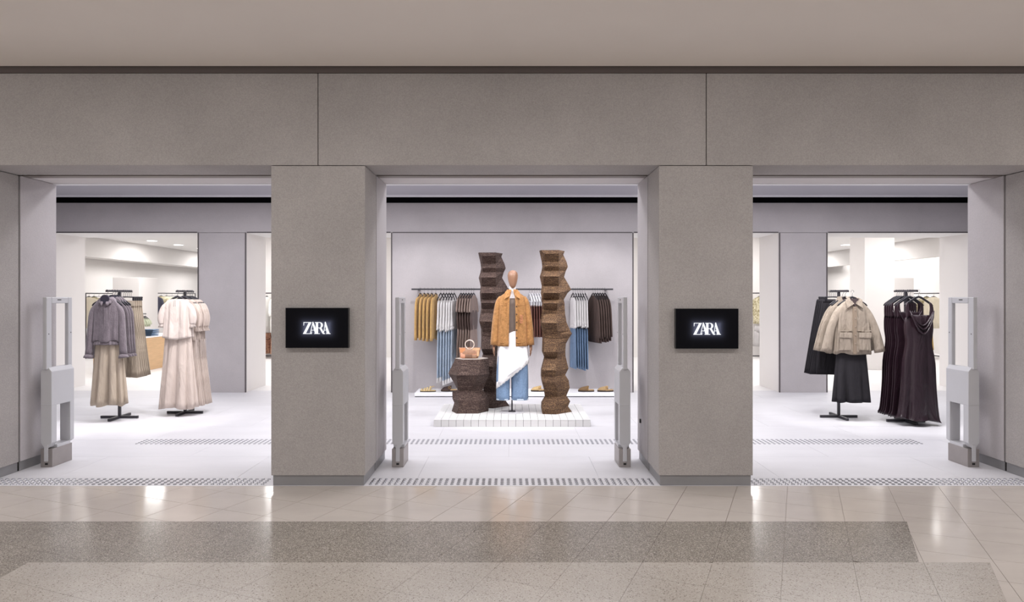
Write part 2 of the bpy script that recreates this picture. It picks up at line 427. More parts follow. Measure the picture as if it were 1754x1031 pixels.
# ---- screens on the pillars with a lit word
def letters():
    e = lambda: None
    out = []
    Z = MB(); A1 = MB(); Rr = MB(); A2 = MB()
    k = 1/9.37/217.7
    def q(mb, pts, d=0):
        p = [((x-588)*k, -(y-482)*k) for x, y in pts]
        if poly_area(p) < 0: p.reverse()
        mb.slab_xz(p, -.0022-d, -.0008)
    q(Z, [(378,390),(502,390),(502,398),(378,398)]); q(Z, [(375,390),(386,390),(382,438),(375,446)], .0001)
    q(Z, [(458,398),(503,390),(412,572),(366,578)], .0002); q(Z, [(366,570),(508,570),(508,578),(366,578)], .0003); q(Z, [(508,528),(508,578),(492,578)], .0004)
    def A(mb, ax, lx, rx):
        q(mb, [(ax,386),(ax+7,400),(lx+10,572),(lx+2,572)]); q(mb, [(ax-1,384),(ax+9,384),(rx,576),(rx-46,576),(ax-6,404)], .0001)
        q(mb, [(lx+20,514),(rx-45,514),(rx-45,522),(lx+20,522)], .0002); q(mb, [(lx-8,570),(lx+26,570),(lx+26,578),(lx-8,578)], .0003); q(mb, [(rx-60,570),(rx+14,570),(rx+14,578),(rx-60,578)], .0004)
    A(A1, 521, 476, 606); A(A2, 720, 690, 794)
    q(Rr, [(572,392),(608,392),(608,578),(572,578)]); q(Rr, [(556,390),(640,390),(640,398),(556,398)], .0001); q(Rr, [(546,570),(636,570),(636,578),(546,578)], .0002)
    for i in range(10):
        a, b = R(-90+18*i), R(-90+18*(i+1))
        f = lambda t, rx, ry: (634+rx*math.cos(t), 438+ry*math.sin(t))
        q(Rr, [f(a,52,48), f(b,52,48), f(b,20,39), f(a,20,39)])
    q(Rr, [(606,477),(640,477),(640,486),(606,486)], .0003); q(Rr, [(628,482),(660,480),(690,535),(706,566),(722,570),(716,579),(690,580),(672,560)], .0004)
    return [Z, A1, Rr, A2]
def screen_mat():
    m = bpy.data.materials.new('screen_image'); m.use_nodes = True; nt = m.node_tree; N = nt.nodes; L = nt.links; b = N['Principled BSDF']
    b.inputs['Base Color'].default_value = (.004,.004,.006,1); b.inputs['Roughness'].default_value = .6; b.inputs['Specular IOR Level'].default_value = .06
    tc = N.new('ShaderNodeTexCoord'); sp = N.new('ShaderNodeSeparateXYZ'); L.new(tc.outputs['Object'], sp.inputs[0])
    def mth(op, a, bb=None):
        n = N.new('ShaderNodeMath'); n.operation = op
        for i, v in enumerate((a, bb)):
            if v is None: continue
            if isinstance(v, (int, float)): n.inputs[i].default_value = v
            else: L.new(v, n.inputs[i])
        return n.outputs[0]
    dx = mth('MAXIMUM', mth('SUBTRACT', mth('ABSOLUTE', sp.outputs[0]), .10), 0)
    dz = mth('MAXIMUM', mth('SUBTRACT', mth('ABSOLUTE', sp.outputs[2]), .038), 0)
    d = mth('SQRT', mth('ADD', mth('MULTIPLY', dx, dx), mth('MULTIPLY', dz, dz)))
    g = mth('EXPONENT', mth('MULTIPLY', d, -60))
    L.new(mth('MULTIPLY', g, .14), b.inputs['Emission Strength']); b.inputs['Emission Color'].default_value = (.62,.66,1,1)
    return m
M['screen'] = screen_mat(); M['glow'] = emit('letter_glow', (.95,.97,1,1), 1.25)
def make_screen():
    s = empty('wall_screen')
    MB().box(-.248,.248,.001,.043,-.158,.158).build('casing', M['screen_case'], s, bevel=.002)
    MB().box(-.245,.245,-.0005,.0012,-.155,.155).build('display', M['screen'], s)
    for l in letters(): l.build('letter', M['glow'], s)
    return s
scr = make_screen(); scr.location = (-1.534, YF-.045, 1.254); tag(scr, 'black screen with a glowing white word on the left pillar', 'screen', 'screens on the pillars')
sc2 = copy_tree(scr); sc2.location = (1.534, YF-.045, 1.248); tag(sc2, 'black screen with a glowing white word on the right pillar', 'screen', 'screens on the pillars')

# ---- tiled podium
PX0, PX1, PY0, PY1, PZ = -.903, .905, 7.863, 9.035, .081
pod = empty('tiled_podium', (0, 7.863, 0), label='low white podium clad in small square tiles under the mannequin', cat='podium')
pm = MB().box(PX0+.006, PX1-.006, .006, PY1-PY0-.006, 0, PZ-.006).build('core', M['tile_grout'], pod)
NX, NY = 21, 13
tw, td = (PX1-PX0)/NX, (PY1-PY0)/NY
tt = MB().box(.002, tw-.002, .002, td-.002, -.008, 0); tm = None
for i in range(NX):
    for j in range(NY):
        if tm is None: o = tt.build('tile', M['tile'], pod); tm = o.data
        else: o = bpy.data.objects.new('tile', tm); C.objects.link(o); o.parent = pod
        o.location = (PX0+i*tw, j*td, PZ)
ft = MB().box(.002, tw-.002, 0, .0065, .001, PZ-.009); fm = None
for i in range(NX):
    if fm is None: o = ft.build('tile', M['tile'], pod); fm = o.data
    else: o = bpy.data.objects.new('tile', fm); C.objects.link(o); o.parent = pod
    o.location = (PX0+i*tw, 0, 0)
sd = MB()
for j in range(NY):
    for xa in (PX0, PX1-.0065): sd.box(xa, xa+.0065, j*td+.0075, (j+1)*td-.0011, .001, PZ-.009)
tag(sd.build('side_tiles', M['tile'], pod), kind='stuff')

# ---- faceted timber totems (tall pair share one shape)
def strata(name, c1, c2, c3):
    m = bpy.data.materials.new(name); m.use_nodes = True; nt = m.node_tree; N = nt.nodes; L = nt.links; b = N['Principled BSDF']
    b.inputs['Roughness'].default_value = .75; b.inputs['Specular IOR Level'].default_value = .3
    tc = N.new('ShaderNodeTexCoord'); mp = N.new('ShaderNodeMapping'); mp.inputs['Scale'].default_value = (3,3,60); L.new(tc.outputs['Object'], mp.inputs[0])
    n = N.new('ShaderNodeTexNoise'); n.inputs['Scale'].default_value = 2.2; n.inputs['Detail'].default_value = 8; n.inputs['Roughness'].default_value = .7; L.new(mp.outputs[0], n.inputs['Vector'])
    n2 = N.new('ShaderNodeTexNoise'); n2.inputs['Scale'].default_value = 90; n2.inputs['Detail'].default_value = 3; L.new(tc.outputs['Object'], n2.inputs['Vector'])
    ad = N.new('ShaderNodeMath'); ad.operation = 'MULTIPLY_ADD'; ad.inputs[1].default_value = .55; L.new(n2.outputs[0], ad.inputs[0])
    hf = N.new('ShaderNodeMath'); hf.operation = 'MULTIPLY'; hf.inputs[1].default_value = .5; L.new(n.outputs[0], hf.inputs[0]); L.new(hf.outputs[0], ad.inputs[2])
    cr = N.new('ShaderNodeValToRGB'); e = cr.color_ramp.elements; e[0].position = .36; e[0].color = c1; e[1].position = .68; e[1].color = c3; q = e.new(.52); q.color = c2
    L.new(ad.outputs[0], cr.inputs[0]); L.new(cr.outputs[0], b.inputs['Base Color'])
    bp = N.new('ShaderNodeBump'); bp.inputs['Strength'].default_value = .8; bp.inputs['Distance'].default_value = .012
    L.new(ad.outputs[0], bp.inputs['Height']); L.new(bp.outputs[0], b.inputs['Normal'])
    return m
M['totem'] = strata('totem_timber', srgb(42,27,18), srgb(82,60,43), srgb(144,114,82))
M['totem_dark'] = strata('totem_timber_dark', srgb(34,24,21), srgb(66,50,45), srgb(116,98,90))
KC = 141.7
def tall_rings():
    za, zb = 6.878, 6.65
    rows = [  # (y px, A, B, C, D in px, protrusion)
        (45,98,112,320,405,.035,0),(88,108,152,320,388,.045,0),(180,128,158,325,430,-.015,0),(235,133,158,330,443,.01,0),(285,125,154,326,418,-.02,0),
        (355,104,142,315,398,.045,0),(465,128,150,325,462,-.03,0),(510,122,146,328,482,.0,0),(548,117,142,330,440,.03,0),(628,124,150,328,394,-.035,0),(670,130,146,305,404,.04,0),
        (740,133,150,305,406,-.025,0),(795,126,150,305,410,-.03,0),(900,108,122,290,428,.05,0),
        (35,128,150,300,455,.0,1),(70,128,150,300,478,-.02,1),(125,130,146,300,440,-.025,1),(190,128,146,300,405,.0,1),(270,125,146,300,400,.02,1),(335,150,158,298,402,-.035,1),
        (475,114,120,275,436,.045,1),(550,112,120,272,398,.01,1),(612,120,130,262,438,.035,1),(700,145,152,300,450,-.01,1),(790,158,166,300,412,-.045,1),
        (855,118,126,280,456,.01,1),(915,115,120,270,430,.03,1),(978,126,130,280,476,.02,1)]
    rings = []
    for (y, a, b, c, d, p, w_) in rows:
        sc_, oy = (za, 420) if w_ == 0 else (zb, 560)
        f = lambda v: (910 + v/sc_ - 952)/KC
        z = (709 - (oy + y/sc_))/KC
        A, B, Cc, D = f(a), f(b), f(c), f(d)
        p *= 1.5
        rings.append([(A, .12, z), (B, .03-p, z), (Cc, .0-p*.8, z), (D, .16, z), ((Cc+D)/2, .30+p*.5, z), ((A+B)/2+.05, .31+p*.4, z)])
    return rings[::-1]
tr_ = tall_rings()
z0 = tr_[0][0][2]
tr_ = [[(p[0], p[1], p[2]-z0) for p in r] for r in tr_]
def totem(name, mesh_rings, loc, m, label):
    o = MB().loft(mesh_rings).build(name, m); o.location = loc; tag(o, label, 'sculpture'); return o
t1 = totem('carved_totem', tr_, (.53, 8.25, PZ), M['totem'], 'tall zigzag faceted brown timber totem to the right of the mannequin')
t2_ = t1.copy(); C.objects.link(t2_); t2_.location = (-.240, 8.70, PZ); t2_.material_slots[0].link = 'OBJECT'; t2_.material_slots[0].material = M['totem_dark']; tag(t2_, 'tall zigzag faceted dark timber totem behind the mannequin on its left', 'sculpture')
def ped_rings():
    s_ = 7.108
    rows = [(330,155,252,480,572,.0),(350,150,240,480,575,.005),(470,92,205,468,580,.06),(515,72,190,455,588,.09),(610,130,196,420,548,.03),(715,186,200,382,502,-.04),(745,122,200,398,520,-.02),
            (830,124,205,465,582,.05),(880,146,220,465,580,.055),(985,114,190,450,572,.07)]
    rings = []
    for (y, a, b, c, d, p) in rows:
        f = lambda v: (755 + v/s_ - 803)/KC
        z = (570+985/s_ - (570 + y/s_))/KC
        rings.append([(f(a), .16, z), (f(b), .04-p*.9, z), (f(c), .05-p*.9, z), (f(d), .17, z), (f(c)+.02, .28+p*.3, z), (f(b)+.03, .29+p*.3, z)])
    return rings[::-1]
pr = ped_rings()
pd_ = empty('carved_pedestal', (-.522, 8.30, PZ), label='squat faceted dark timber pedestal carrying the handbag', cat='pedestal')
MB().loft(pr).build('timber_block', M['totem_dark'], pd_)
top = pr[-1]; cxp = sum(p[0] for p in top)/6; cyp = sum(p[1] for p in top)/6
cap = [(p[0]+(cxp-p[0])*.02, p[1]+(cyp-p[1])*.02) for p in top]
if poly_area(cap) < 0: cap.reverse()
MB().prism(cap, top[0][2], top[0][2]+.008).build('top_plate', mat('pale_top', srgb(190,180,172), .6), pd_)
PTOP = PZ + top[0][2] + .008

# ---- handbag on the pedestal
bag = empty('handbag', (-.523, 8.44, PTOP), label='patchwork tan leather handbag with a round ring handle', cat='bag')
M['bag'] = mat('bag_leather', srgb(150,108,82), .4, .25, 18, .2, 60); 
bagc = [srgb(178,112,62), srgb(200,150,120), srgb(120,88,70), srgb(196,140,112), srgb(186,148,110), srgb(150,116,92)]
rings = []
for z, hw, hd in ((0,.098,.045),(.02,.112,.056),(.06,.122,.05),(.10,.130,.03),(.132,.134,.012)):
    rings.append([(hw*math.copysign(abs(math.cos(t))**.45, math.cos(t)), hd*math.copysign(abs(math.sin(t))**.45, math.sin(t)), z) for t in [2*math.pi*i/28 for i in range(28)]])
MB().loft(rings).build('bag_body', M['bag'], bag, smooth=True)
pats = [(-.118,-.055,.072,.125,0),(-.112,-.055,.006,.068,3),(-.05,.03,.01,.09,2),(.035,.085,.045,.095,3),(.035,.085,.006,.04,5),(.09,.117,.03,.095,4),(-.05,.03,.094,.128,5),(.035,.125,.1,.128,4)]
for x0, x1, a, b_, c in pats:
    def hd(z): return .0565 + .001 if z < .03 else .0565 - (z-.03)*.42 + .001
    m_ = MB(); nseg = 3; front = []; back = []
    vv = []; 
    for q in range(nseg+1):
        z = a+(b_-a)*q/nseg
        vv += [(x0, -hd(z)-.002, z), (x1, -hd(z)-.002, z)]
    n_ = len(vv); vv += [(p[0], p[1]+.006, p[2]) for p in vv]
    fs = []
    for q in range(nseg):
        i = q*2; fs += [(i, i+1, i+3, i+2), (n_+i, n_+i+2, n_+i+3, n_+i+1), (i, i+2, n_+i+2, n_+i), (i+1, n_+i+1, n_+i+3, i+3)]
    fs += [(0, n_, n_+1, 1), (n_-2, n_-1, 2*n_-1, 2*n_-2)]
    m_.add(vv, fs).build('leather_patch', mat('patch_%d' % c, bagc[c], .35, .15, 30, .2, 70), bag)
ring = [( .055*math.cos(t), -.018, .168+.055*math.sin(t)) for t in [2*math.pi*i/24 for i in range(25)]]
M['ring'] = mat('ring_handle', srgb(206,190,178), .35)
MB().tube(ring, .0065, 8, up=(0,1,0)).build('ring_handle', M['ring'], bag, smooth=True)
MB().tube([(p[0], .018, p[2]) for p in ring], .0065, 8, up=(0,1,0)).build('ring_handle', M['ring'], bag, smooth=True)

# ---- shoe shelf and shoes
sh = empty('shoe_shelf', (0, 10.19, 0), label='low white shoe plinth along the plaster wall under the rail', cat='shelf')
box('shelf_board', M['white'], sh, -1.456, 1.534, .0, .495, .012, .062, .003)
box('shelf_foot', M['dark'], sh, -1.45, 1.528, .004, .49, 0, .012)
def shoe_sole(m, l=.24, w_=.085, z0=0, z1=.022, grow=0):
    pts = []
    for i in range(24):
        t = 2*math.pi*i/24
        x = l/2*math.cos(t); wd = w_/2*(1.0 + .18*(-math.cos(t)) )*(abs(math.sin(t))**.75)*(1 if math.sin(t) >= 0 else -1)
        pts.append((x*(1+grow), wd*(1+grow)))
    return m.prism(pts, z0, z1)
def arch(x0, x1, w_, h, z0, t=.006, lean=0):
    m = MB(); rings = []
    for x, s in ((x0, 1), (x1, 1)):
        rings.append([(x+lean*math.sin(a), -w_/2*math.cos(a), z0+h*math.sin(a)) for a in [math.pi*i/10 for i in range(11)]])
    inner = [[(p[0], p[1]*.88, z0+(p[2]-z0)*.86) for p in r] for r in rings]
    loop = [rings[0], rings[1], inner[1], inner[0]]
    n = 11; v = sum(loop, []); fs = []
    for k in range(4):
        kk = (k+1) % 4
        for i in range(n-1): fs.append((k*n+i, kk*n+i, kk*n+i+1, k*n+i+1))
    return m.add(v, fs)
M['sole'] = mat('shoe_sole', srgb(40,30,28), .6); M['cork'] = mat('footbed', srgb(190,160,118), .6, .1, 40)
M['gold'] = mat('buckle_gold', srgb(214,178,120), .25, metal=.9)
def clog(loc, colr, label, rz=0):
    u = mat('suede_clog', colr, .85, .15, 30, .2, 90)
    o = empty('clog', loc, rz, label, 'shoe', 'shoes on the plinth')
    shoe_sole(MB(), .245, .09, 0, .02).build('sole', M['sole'], o)
    shoe_sole(MB(), .238, .086, .02, .034).build('footbed', M['cork'], o)
    rings = []
    for x, h, wd in ((-.12,.012,.03),(-.112,.028,.058),(-.09,.04,.08),(-.05,.05,.09),(.0,.06,.09),(.012,.062,.088)):
        rings.append([(x+.02*math.sin(a), -wd/2*math.cos(a), .024+h*math.sin(a)) for a in [math.pi*i/10 for i in range(11)]])
    MB().loft(rings, closed=False).build('upper', u, o, smooth=True, solid=.005)
    st = arch(-.005,.025,.098,.07,.018,lean=.015).build('strap', u, o)
    MB().tube([(.012+.016*math.cos(t), -.05+.012*(1-abs(math.sin(t)))*.1-.002, .062+.016*math.sin(t)) for t in [2*math.pi*i/12 for i in range(13)]], .0035, 6, up=(0,1,0)).build('buckle', M['gold'], st)
    return o
def sandal(loc, colr, label, rz=0):
    u = mat('sandal_leather', colr, .5, .1, 30)
    o = empty('sandal', loc, rz, label, 'shoe', 'shoes on the plinth')
    shoe_sole(MB(), .24, .088, 0, .014).build('sole', M['sole'], o); shoe_sole(MB(), .236, .086, .014, .024).build('footbed', u, o)
    for x0, x1, h, ln in ((-.1,-.075,.03,.0),(-.065,-.04,.042,.01),(-.03,-.005,.054,.015),(.01,.03,.072,.02)):
        arch(x0, x1, .094, h, .016, lean=ln).build('strap', u, o)
    MB().tube([(.055,-.044,.03),(.045,-.044,.065),(.075,-.03,.08),(.105,0,.082),(.075,.03,.08),(.045,.044,.065),(.055,.044,.03)], (.004), 6).build('ankle_strap', u, o)
    return o
ST = .0625
sandal((X(733,10.32), 10.32, ST), srgb(202,178,128), 'strappy tan sandal at the left end of the plinth')
clog((X(769,10.36), 10.36, ST), srgb(74,58,56), 'dark brown clog on the plinth under the light jeans')
clog((X(923,10.36), 10.36, ST), srgb(186,158,112), 'tan clog on the plinth just left of the right totem')
clog((X(1004,10.34), 10.34, ST), srgb(122,96,66), 'brown clog with buckle second from the right end of the plinth')
clog((X(1037,10.34), 10.34, ST), srgb(170,142,102), 'light tan clog with gold buckle at the right end of the plinth')

# ============================================================ garments
def ip(rows, m):                       # resample profile rows smoothly
    out = []
    n = len(rows)-1
    for i in range(n*m+1):
        u = i/m; k_ = min(int(u), n-1); t = u-k_
        p0, p1, p2, p3 = rows[max(k_-1,0)], rows[k_], rows[k_+1], rows[min(k_+2,n)]
        out.append(tuple(.5*(2*b+(c-a)*t+(2*a-5*b+4*c-d)*t*t+(3*b-a-3*c+d)*t**3) for a, b, c, d in zip(p0, p1, p2, p3)))
    return out
def spw(v, e): return math.copysign(abs(v)**e, v)
def torso(rows, n=44, m=4, folds=(), e=.75, gap=None, hem=None, ph=0):
    """rows: (z, half width, half depth, cx, cy).  folds: (count, amp at top, amp at bottom, phase, twist). gap: half angle left open in front."""
    rs = ip(rows, m); rings = []; zt, zb = rs[0][0], rs[-1][0]
    for z, hw, hd, cx, cy in rs:
        f = (zt-z)/max(1e-6, zt-zb); ring = []
        nn = n
        for i in range(nn):
            if gap is None: t = 2*math.pi*i/nn
            else:
                g = gap(f) if callable(gap) else gap
                t = -math.pi/2 + g + (2*math.pi-2*g)*i/(nn-1)
            rr = 1.0; zz = z
            for k_, a0, a1, p_, tw_ in folds:
                rr += (a0+(a1-a0)*f)*(2*abs(math.sin(.5*(k_*t+p_+tw_*f+ph)))**.75-1.15)*(1+.35*math.sin(3*t+p_*2))
            x = cx + hw*spw(math.cos(t), e)*(1+(rr-1)*.35); y = cy + hd*spw(math.sin(t), e)*rr
            if hem and f > .5: zz += hem(t, x)*(f-.5)*2
            ring.append((x, y, zz))
        rings.append(ring)
    return rings
def body(name, rows, mt, parent, solid=0, **kw):
    rg = torso(rows, **kw)
    o = MB().loft(rg, cap0=kw.get('gap') is None, cap1=kw.get('gap') is None, closed=kw.get('gap') is None).build(name, mt, parent, smooth=True, solid=solid)
    return o
def sleeve(parent, mt, pts, rad, n=12, name='sleeve'):
    m = MB().tube(ip(pts, 4), [tuple(r) for r in ip(rad, 4)], n, up=(0,1,0))
    return m.build(name, mt, parent, smooth=True)
def slab(pts, y0, y1, name, mt, parent, bevel=0):
    p = list(pts)
    if poly_area(p) < 0: p.reverse()
    return MB().slab_xz(p, y0, y1).build(name, mt, parent, bevel=bevel)

def make_hanger(kind='coat'):
    h = empty('coat_hanger' if kind != 'clip' else 'clip_hanger')
    hook = [(.018*math.cos(t), 0, -.012+.018*math.sin(t)+.004) for t in [R(a) for a in range(-60, 181, 20)]]
    hook = [(p[0], 0, p[2]) for p in hook][::-1]
    path = [(-.018,0,-.008)] ; 
    pts = [(.018*math.cos(R(a)), 0, -.010+.018*math.sin(R(a))) for a in range(200, -61, -20)] + [(0,0,-.04), (0,0,-.078)]
    MB().tube(pts, .0022, 5, up=(0,1,0)).build('hook', M['wire'], h, smooth=True)
    if kind == 'coat':
        p = [(-.175,0,-.182),(-.155,0,-.165),(-.10,0,-.128),(-.04,0,-.09),(0,0,-.076),(.04,0,-.09),(.10,0,-.128),(.155,0,-.165),(.175,0,-.182)]
        MB().tube(p, [(.006,.004)]+[(.013,.006)]*7+[(.006,.004)], 8, up=(0,1,0)).build('shoulder_bar', M['hanger'], h, smooth=True)
    else:
        MB().tube([(-.15,0,-.085),(0,0,-.078),(.15,0,-.085)], .006, 6, up=(0,1,0)).build('cross_bar', M['hanger'], h, smooth=True)
        for x in (-.13, .13): MB().box(x-.012, x+.012, -.014, .014, -.125, -.075).build('clip', M['hanger'], h, bevel=.003)
    return h
HG = {k_: make_hanger(k_) for k_ in ('coat', 'clip')}
USED = {}
def place(root, key, loc, rz, label, cat, group):
    o = root if key not in USED else copy_tree(root)
    USED[key] = 1
    o.location = loc; o.rotation_euler = (0, 0, rz); tag(o, label, cat, group); return o
def hang(kind, loc, rz, label, group): return place(HG[kind], 'hanger_'+kind, loc, rz, label, 'hanger', group)

M['mauve'] = mat('mauve_knit', srgb(116,107,113), .9, .22, 30, .5, 160, .2, stretch=(1,1,.35), sheen=.2, grain=.18, gscale=220, wr=0.5, ws=11)
M['taupe_skirt'] = mat('taupe_linen', srgb(178,164,148), .9, .08, 14, .25, 150, .2, stretch=(1,1,.2), wr=0.5, ws=9)
M['ivory'] = mat('ivory_silk', srgb(208,195,188), .5, .04, 8, .08, 60, .35, stretch=(1,1,.3), wr=0.6, ws=9)
M['ivory_skirt'] = mat('ivory_skirt', srgb(202,187,178), .55, .05, 8, .1, 60, .35, stretch=(1,1,.2), wr=0.6, ws=9)
M['khaki'] = mat('khaki_cotton', srgb(158,146,133), .85, .09, 20, .3, 60, .2, wr=0.6, ws=13)
M['black_wool'] = mat('black_wool', srgb(44,42,46), .85, .1, 20, .15, 120, .2, wr=0.4, ws=9)
M['plum_satin'] = mat('plum_satin', srgb(40,25,33), .33, .1, 6, .08, 30, .5, stretch=(1,1,.2), wr=0.6, ws=8)
M['suede'] = mat('tan_suede', srgb(170,124,78), .95, .34, 26, .5, 90, .1, sheen=.15, grain=.2, gscale=140, wr=0.35, ws=10)
M['suede_yellow'] = mat('ochre_suede', srgb(192,156,100), .95, .12, 22, .4, 90, .1, sheen=.15, grain=.12, gscale=120, wr=0.6, ws=14)
M['lace'] = mat('white_lace', srgb(238,236,236), .8, .05, 60, .5, 200, .2, wr=0.6, ws=14)
M['denim'] = mat('denim_blue', srgb(122,146,176), .85, .25, 16, .3, 160, .2, stretch=(1,1,.25), grain=.2, gscale=260, wr=0.35, ws=10)
M['denim_light'] = mat('denim_light', srgb(192,206,222), .85, .22, 10, .3, 160, .2, stretch=(1,1,.2), grain=.2, gscale=260, wr=0.6, ws=14)
M['taupe_dress'] = mat('taupe_satin', srgb(142,124,116), .45, .15, 12, .1, 50, .4, stretch=(1,1,.2), wr=0.6, ws=14)
M['taupe_dark'] = mat('taupe_satin_dark', srgb(84,68,64), .4, .15, 12)
M['burgundy'] = mat('burgundy_cloth', srgb(104,66,58), .8, .15, 14, stretch=(1,1,.2))
M['brown_wool'] = mat('brown_wool', srgb(82,68,64), .85, .1, 14, .2, 120, .2, stretch=(1,1,.2), wr=0.4, ws=12)
M['inner_brown'] = mat('inner_top', srgb(110,96,88), .7, .1, 20)
M['button'] = mat('button', srgb(52,38,30), .4)
M['navy_lining'] = mat('navy_lining', srgb(38,34,48), .7)
M['lining'] = mat('dark_lining', srgb(70,58,60), .8)

def jacket(name, mt, hw=.19, hd=.055, top=-.095, hem_z=-.62, flare=1.05, slen=-.70, sout=.26, srad=.052, style='plain'):
    g = empty(name)
    rows = [(top,.055,.045,0,0),(top-.012,.085,.05,0,0),(top-.058,hw*.82,hd*.9,0,0),(top-.12,hw*.96,hd,0,0),((top+hem_z)/2,hw*(1+flare)/2,hd*1.05,0,0),(hem_z,hw*flare,hd*1.08,0,0)]
    fo = [(7,.02,.22,.4,1.2),(12,.02,.10,2,.6)]
    if style == 'knit':
        rows = [(top,.055,.045,0,0),(top-.012,.085,.05,0,0),(top-.06,hw*.8,hd*.9,0,0),(top-.13,hw*.93,hd,0,0),(hem_z+.14,hw*.98,hd*1.15,0,0),(hem_z+.045,hw*1.0,hd*1.2,0,0),(hem_z+.03,hw*.93,hd*.95,0,0)]
    bd = body('body', rows, mt, g, n=84, m=5, folds=fo, hem=(lambda t, x: .012*math.sin(5*t)))
    if style == 'knit':
        rows = [(hem_z+.036,hw*.94,hd*.98,0,0),(hem_z+.015,hw*.99,hd*1.15,0,0),(hem_z-.01,hw*1.02,hd*1.25,0,0)]
        body('hem_ruffle', rows, mt, g, n=72, m=2, folds=[(22,.06,.22,0,0)])
    for s in (-1, 1):
        sl = sleeve(g, mt, [(s*hw*.72,0,top-.082),(s*(hw+.008),-.002,top-.18),(s*(hw+(sout-hw)*.6),-.012,(top+slen)/2-.05),(s*sout,-.02,slen)],
               [(srad*.6,hd*.6),(srad*.9,hd*.72),(srad*.92,hd*.72),(srad*(1.2 if style != 'knit' else 1.0),hd*.8)])
        if style == 'knit':
            MB().tube([(s*sout,-.02,slen+.012),(s*sout,-.02,slen-.012),(s*(sout+.003),-.02,slen-.035)], [(srad*.9,.035),(srad*1.2,.05),(srad*1.3,.055)], 14, up=(0,1,0)).build('cuff', mt, sl, smooth=True)
    return g, bd
# -- collars
def ruffle_collar(g, mt, top):
    rg = []
    for r, z in ((.054, top-.012), (.06, top-.004), (.070, top-.006), (.082, top-.028), (.09, top-.05)):
        ring = []
        for i in range(48):
            t = -math.pi/2 + .25 + (2*math.pi-.5)*i/47
            wv = .010*math.sin(15*t)*(r-.06)/.05
            ring.append(((r+wv)*math.cos(t), (r*.86+wv)*math.sin(t)-.004, z + .012*math.sin(15*t+1)*(r-.066)/.04 - .062*max(0,-math.sin(t))**1.5))
        rg.append(ring)
    MB().loft(rg, closed=False).build('ruffle_collar', mt, g, smooth=True, solid=.005)
    slab([(.05*math.cos(2*math.pi*i/20), top-.03+.052*math.sin(2*math.pi*i/20)) for i in range(20)], -.058, -.02, 'neck_opening', M['navy_lining'], g)
def shirt_collar(g, mt, top, hd, w_=.115, spread=.0):
    for s in (-1, 1):
        pts = [(s*.010, top-.06), (s*.052, top+.014), (s*.098, top-.012), (s*.092, top-.112), (s*(.05+spread), top-.085)]
        v = [(x, -hd*.9-.026 + (.03 if z > top-.02 else 0), z) for x, z in pts]
        v2 = [(x, y+.008, z) for x, y, z in v]
        n = 5; fs = [tuple(range(n)), tuple(range(2*n-1, n-1, -1))] + [(i, i+n, (i+1) % n+n, (i+1) % n) for i in range(n)]
        MB().add(v+v2, fs).build('collar', mt, g)
    MB().tube([(-.062,-.02,top+.004),(-.05,.03,top+.02),(0,.045,top+.026),(.05,.03,top+.02),(.062,-.02,top+.004)], [(.016,.005)]*5, 8, up=(0,0,1)).build('collar_stand', mt, g, smooth=True)

GR = 'black wire-hook hangers on the floor racks'
# ---- floor racks: cross foot, post, top arm running away from the camera
def make_rack(x, y, label, ztop=1.575, arm=(-.27,.27)):
    r = empty('garment_rack', (x, y, 0), label=label, cat='clothes rack', group='black floor racks')
    box('foot_bar', M['rack'], r, -.228, .228, -.014, .014, 0, .032)
    box('foot_bar', M['rack'], r, -.014, .014, -.228, .228, .0, .032)
    box('post', M['rack'], r, -.014, .014, -.014, .014, .03, ztop)
    a = box('arm', M['rack'], r, -.011, .011, arm[0], arm[1], ztop-.02, ztop)
    m = MB()
    k_ = 0
    yy = arm[0]+.02
    while yy < arm[1]-.01:
        m.box(-.013, .013, yy-.004, yy+.004, ztop-.004, ztop+.006); yy += .035
    m.build('arm_notches', M['rack'], a)
    return r
ORD = ['front', 'second', 'third', 'fourth', 'fifth', 'sixth', 'seventh', 'eighth']

# == rack A (left): mauve knit jackets over linen skirts
RZ = 1.575
ax, ay = -4.84, 8.42
make_rack(ax, ay, 'black floor rack with mauve jackets, far left', arm=(-.27,.26))
jk, _ = jacket('knit_jacket', M['mauve'], hw=.155, hd=.046, top=-.085, hem_z=-.64, flare=1.0, slen=-.77, sout=.20, srad=.044, style='knit')
ruffle_collar(jk, M['mauve'], -.075)
slab([(-.004,-.2),(.03,-.2),(.026,-.62),(-.004,-.62)], -.064, -.05, 'placket', M['mauve'], jk)
for i, (yy, rz) in enumerate(((8.160, 3), (8.270, -5), (8.322, -5), (8.376, -5))):
    lb = 'mauve knit jacket with ruffled collar at the front of the left rack' if i == 0 else 'mauve knit jacket, %s from the front on the left rack' % ORD[i]
    o = place(jk, 'jk', (ax, yy, RZ), R(rz), lb, 'jacket', 'mauve knit jackets')
    if i: o.scale = (1, .36, 1)
    hang('coat', (ax, yy, RZ), R(rz), 'black hanger of the %s mauve jacket on the left rack' % ORD[i], GR)
def skirt(name, mt, top, hem_z, w0, w1, d0, d1, k_=9, amp=.12, band=True, e=.9, ph=0, hem=None):
    g = empty(name)
    h = top-hem_z
    body('skirt_body', [(top,w0,d0,0,0),(top-.08*h,w0*1.08,d0*1.1,0,0),(top-.45*h,w0+(w1-w0)*.5,d0+(d1-d0)*.5,0,0),(hem_z,w1,d1,0,0)], mt, g, n=100, m=5, e=e,
         folds=[(k_,amp*.3,amp*1.5,ph,.7),(k_*2+1,amp*.05,amp*.25,1.3+ph,-.5)], hem=hem or (lambda t, x: .012*math.sin(3*t+1)))
    if band: body('waistband', [(top+.012,w0*1.0,d0*1.05,0,0),(top-.03,w0*1.02,d0*1.12,0,0)], mt, g, n=40, m=2, e=.8)
    return g
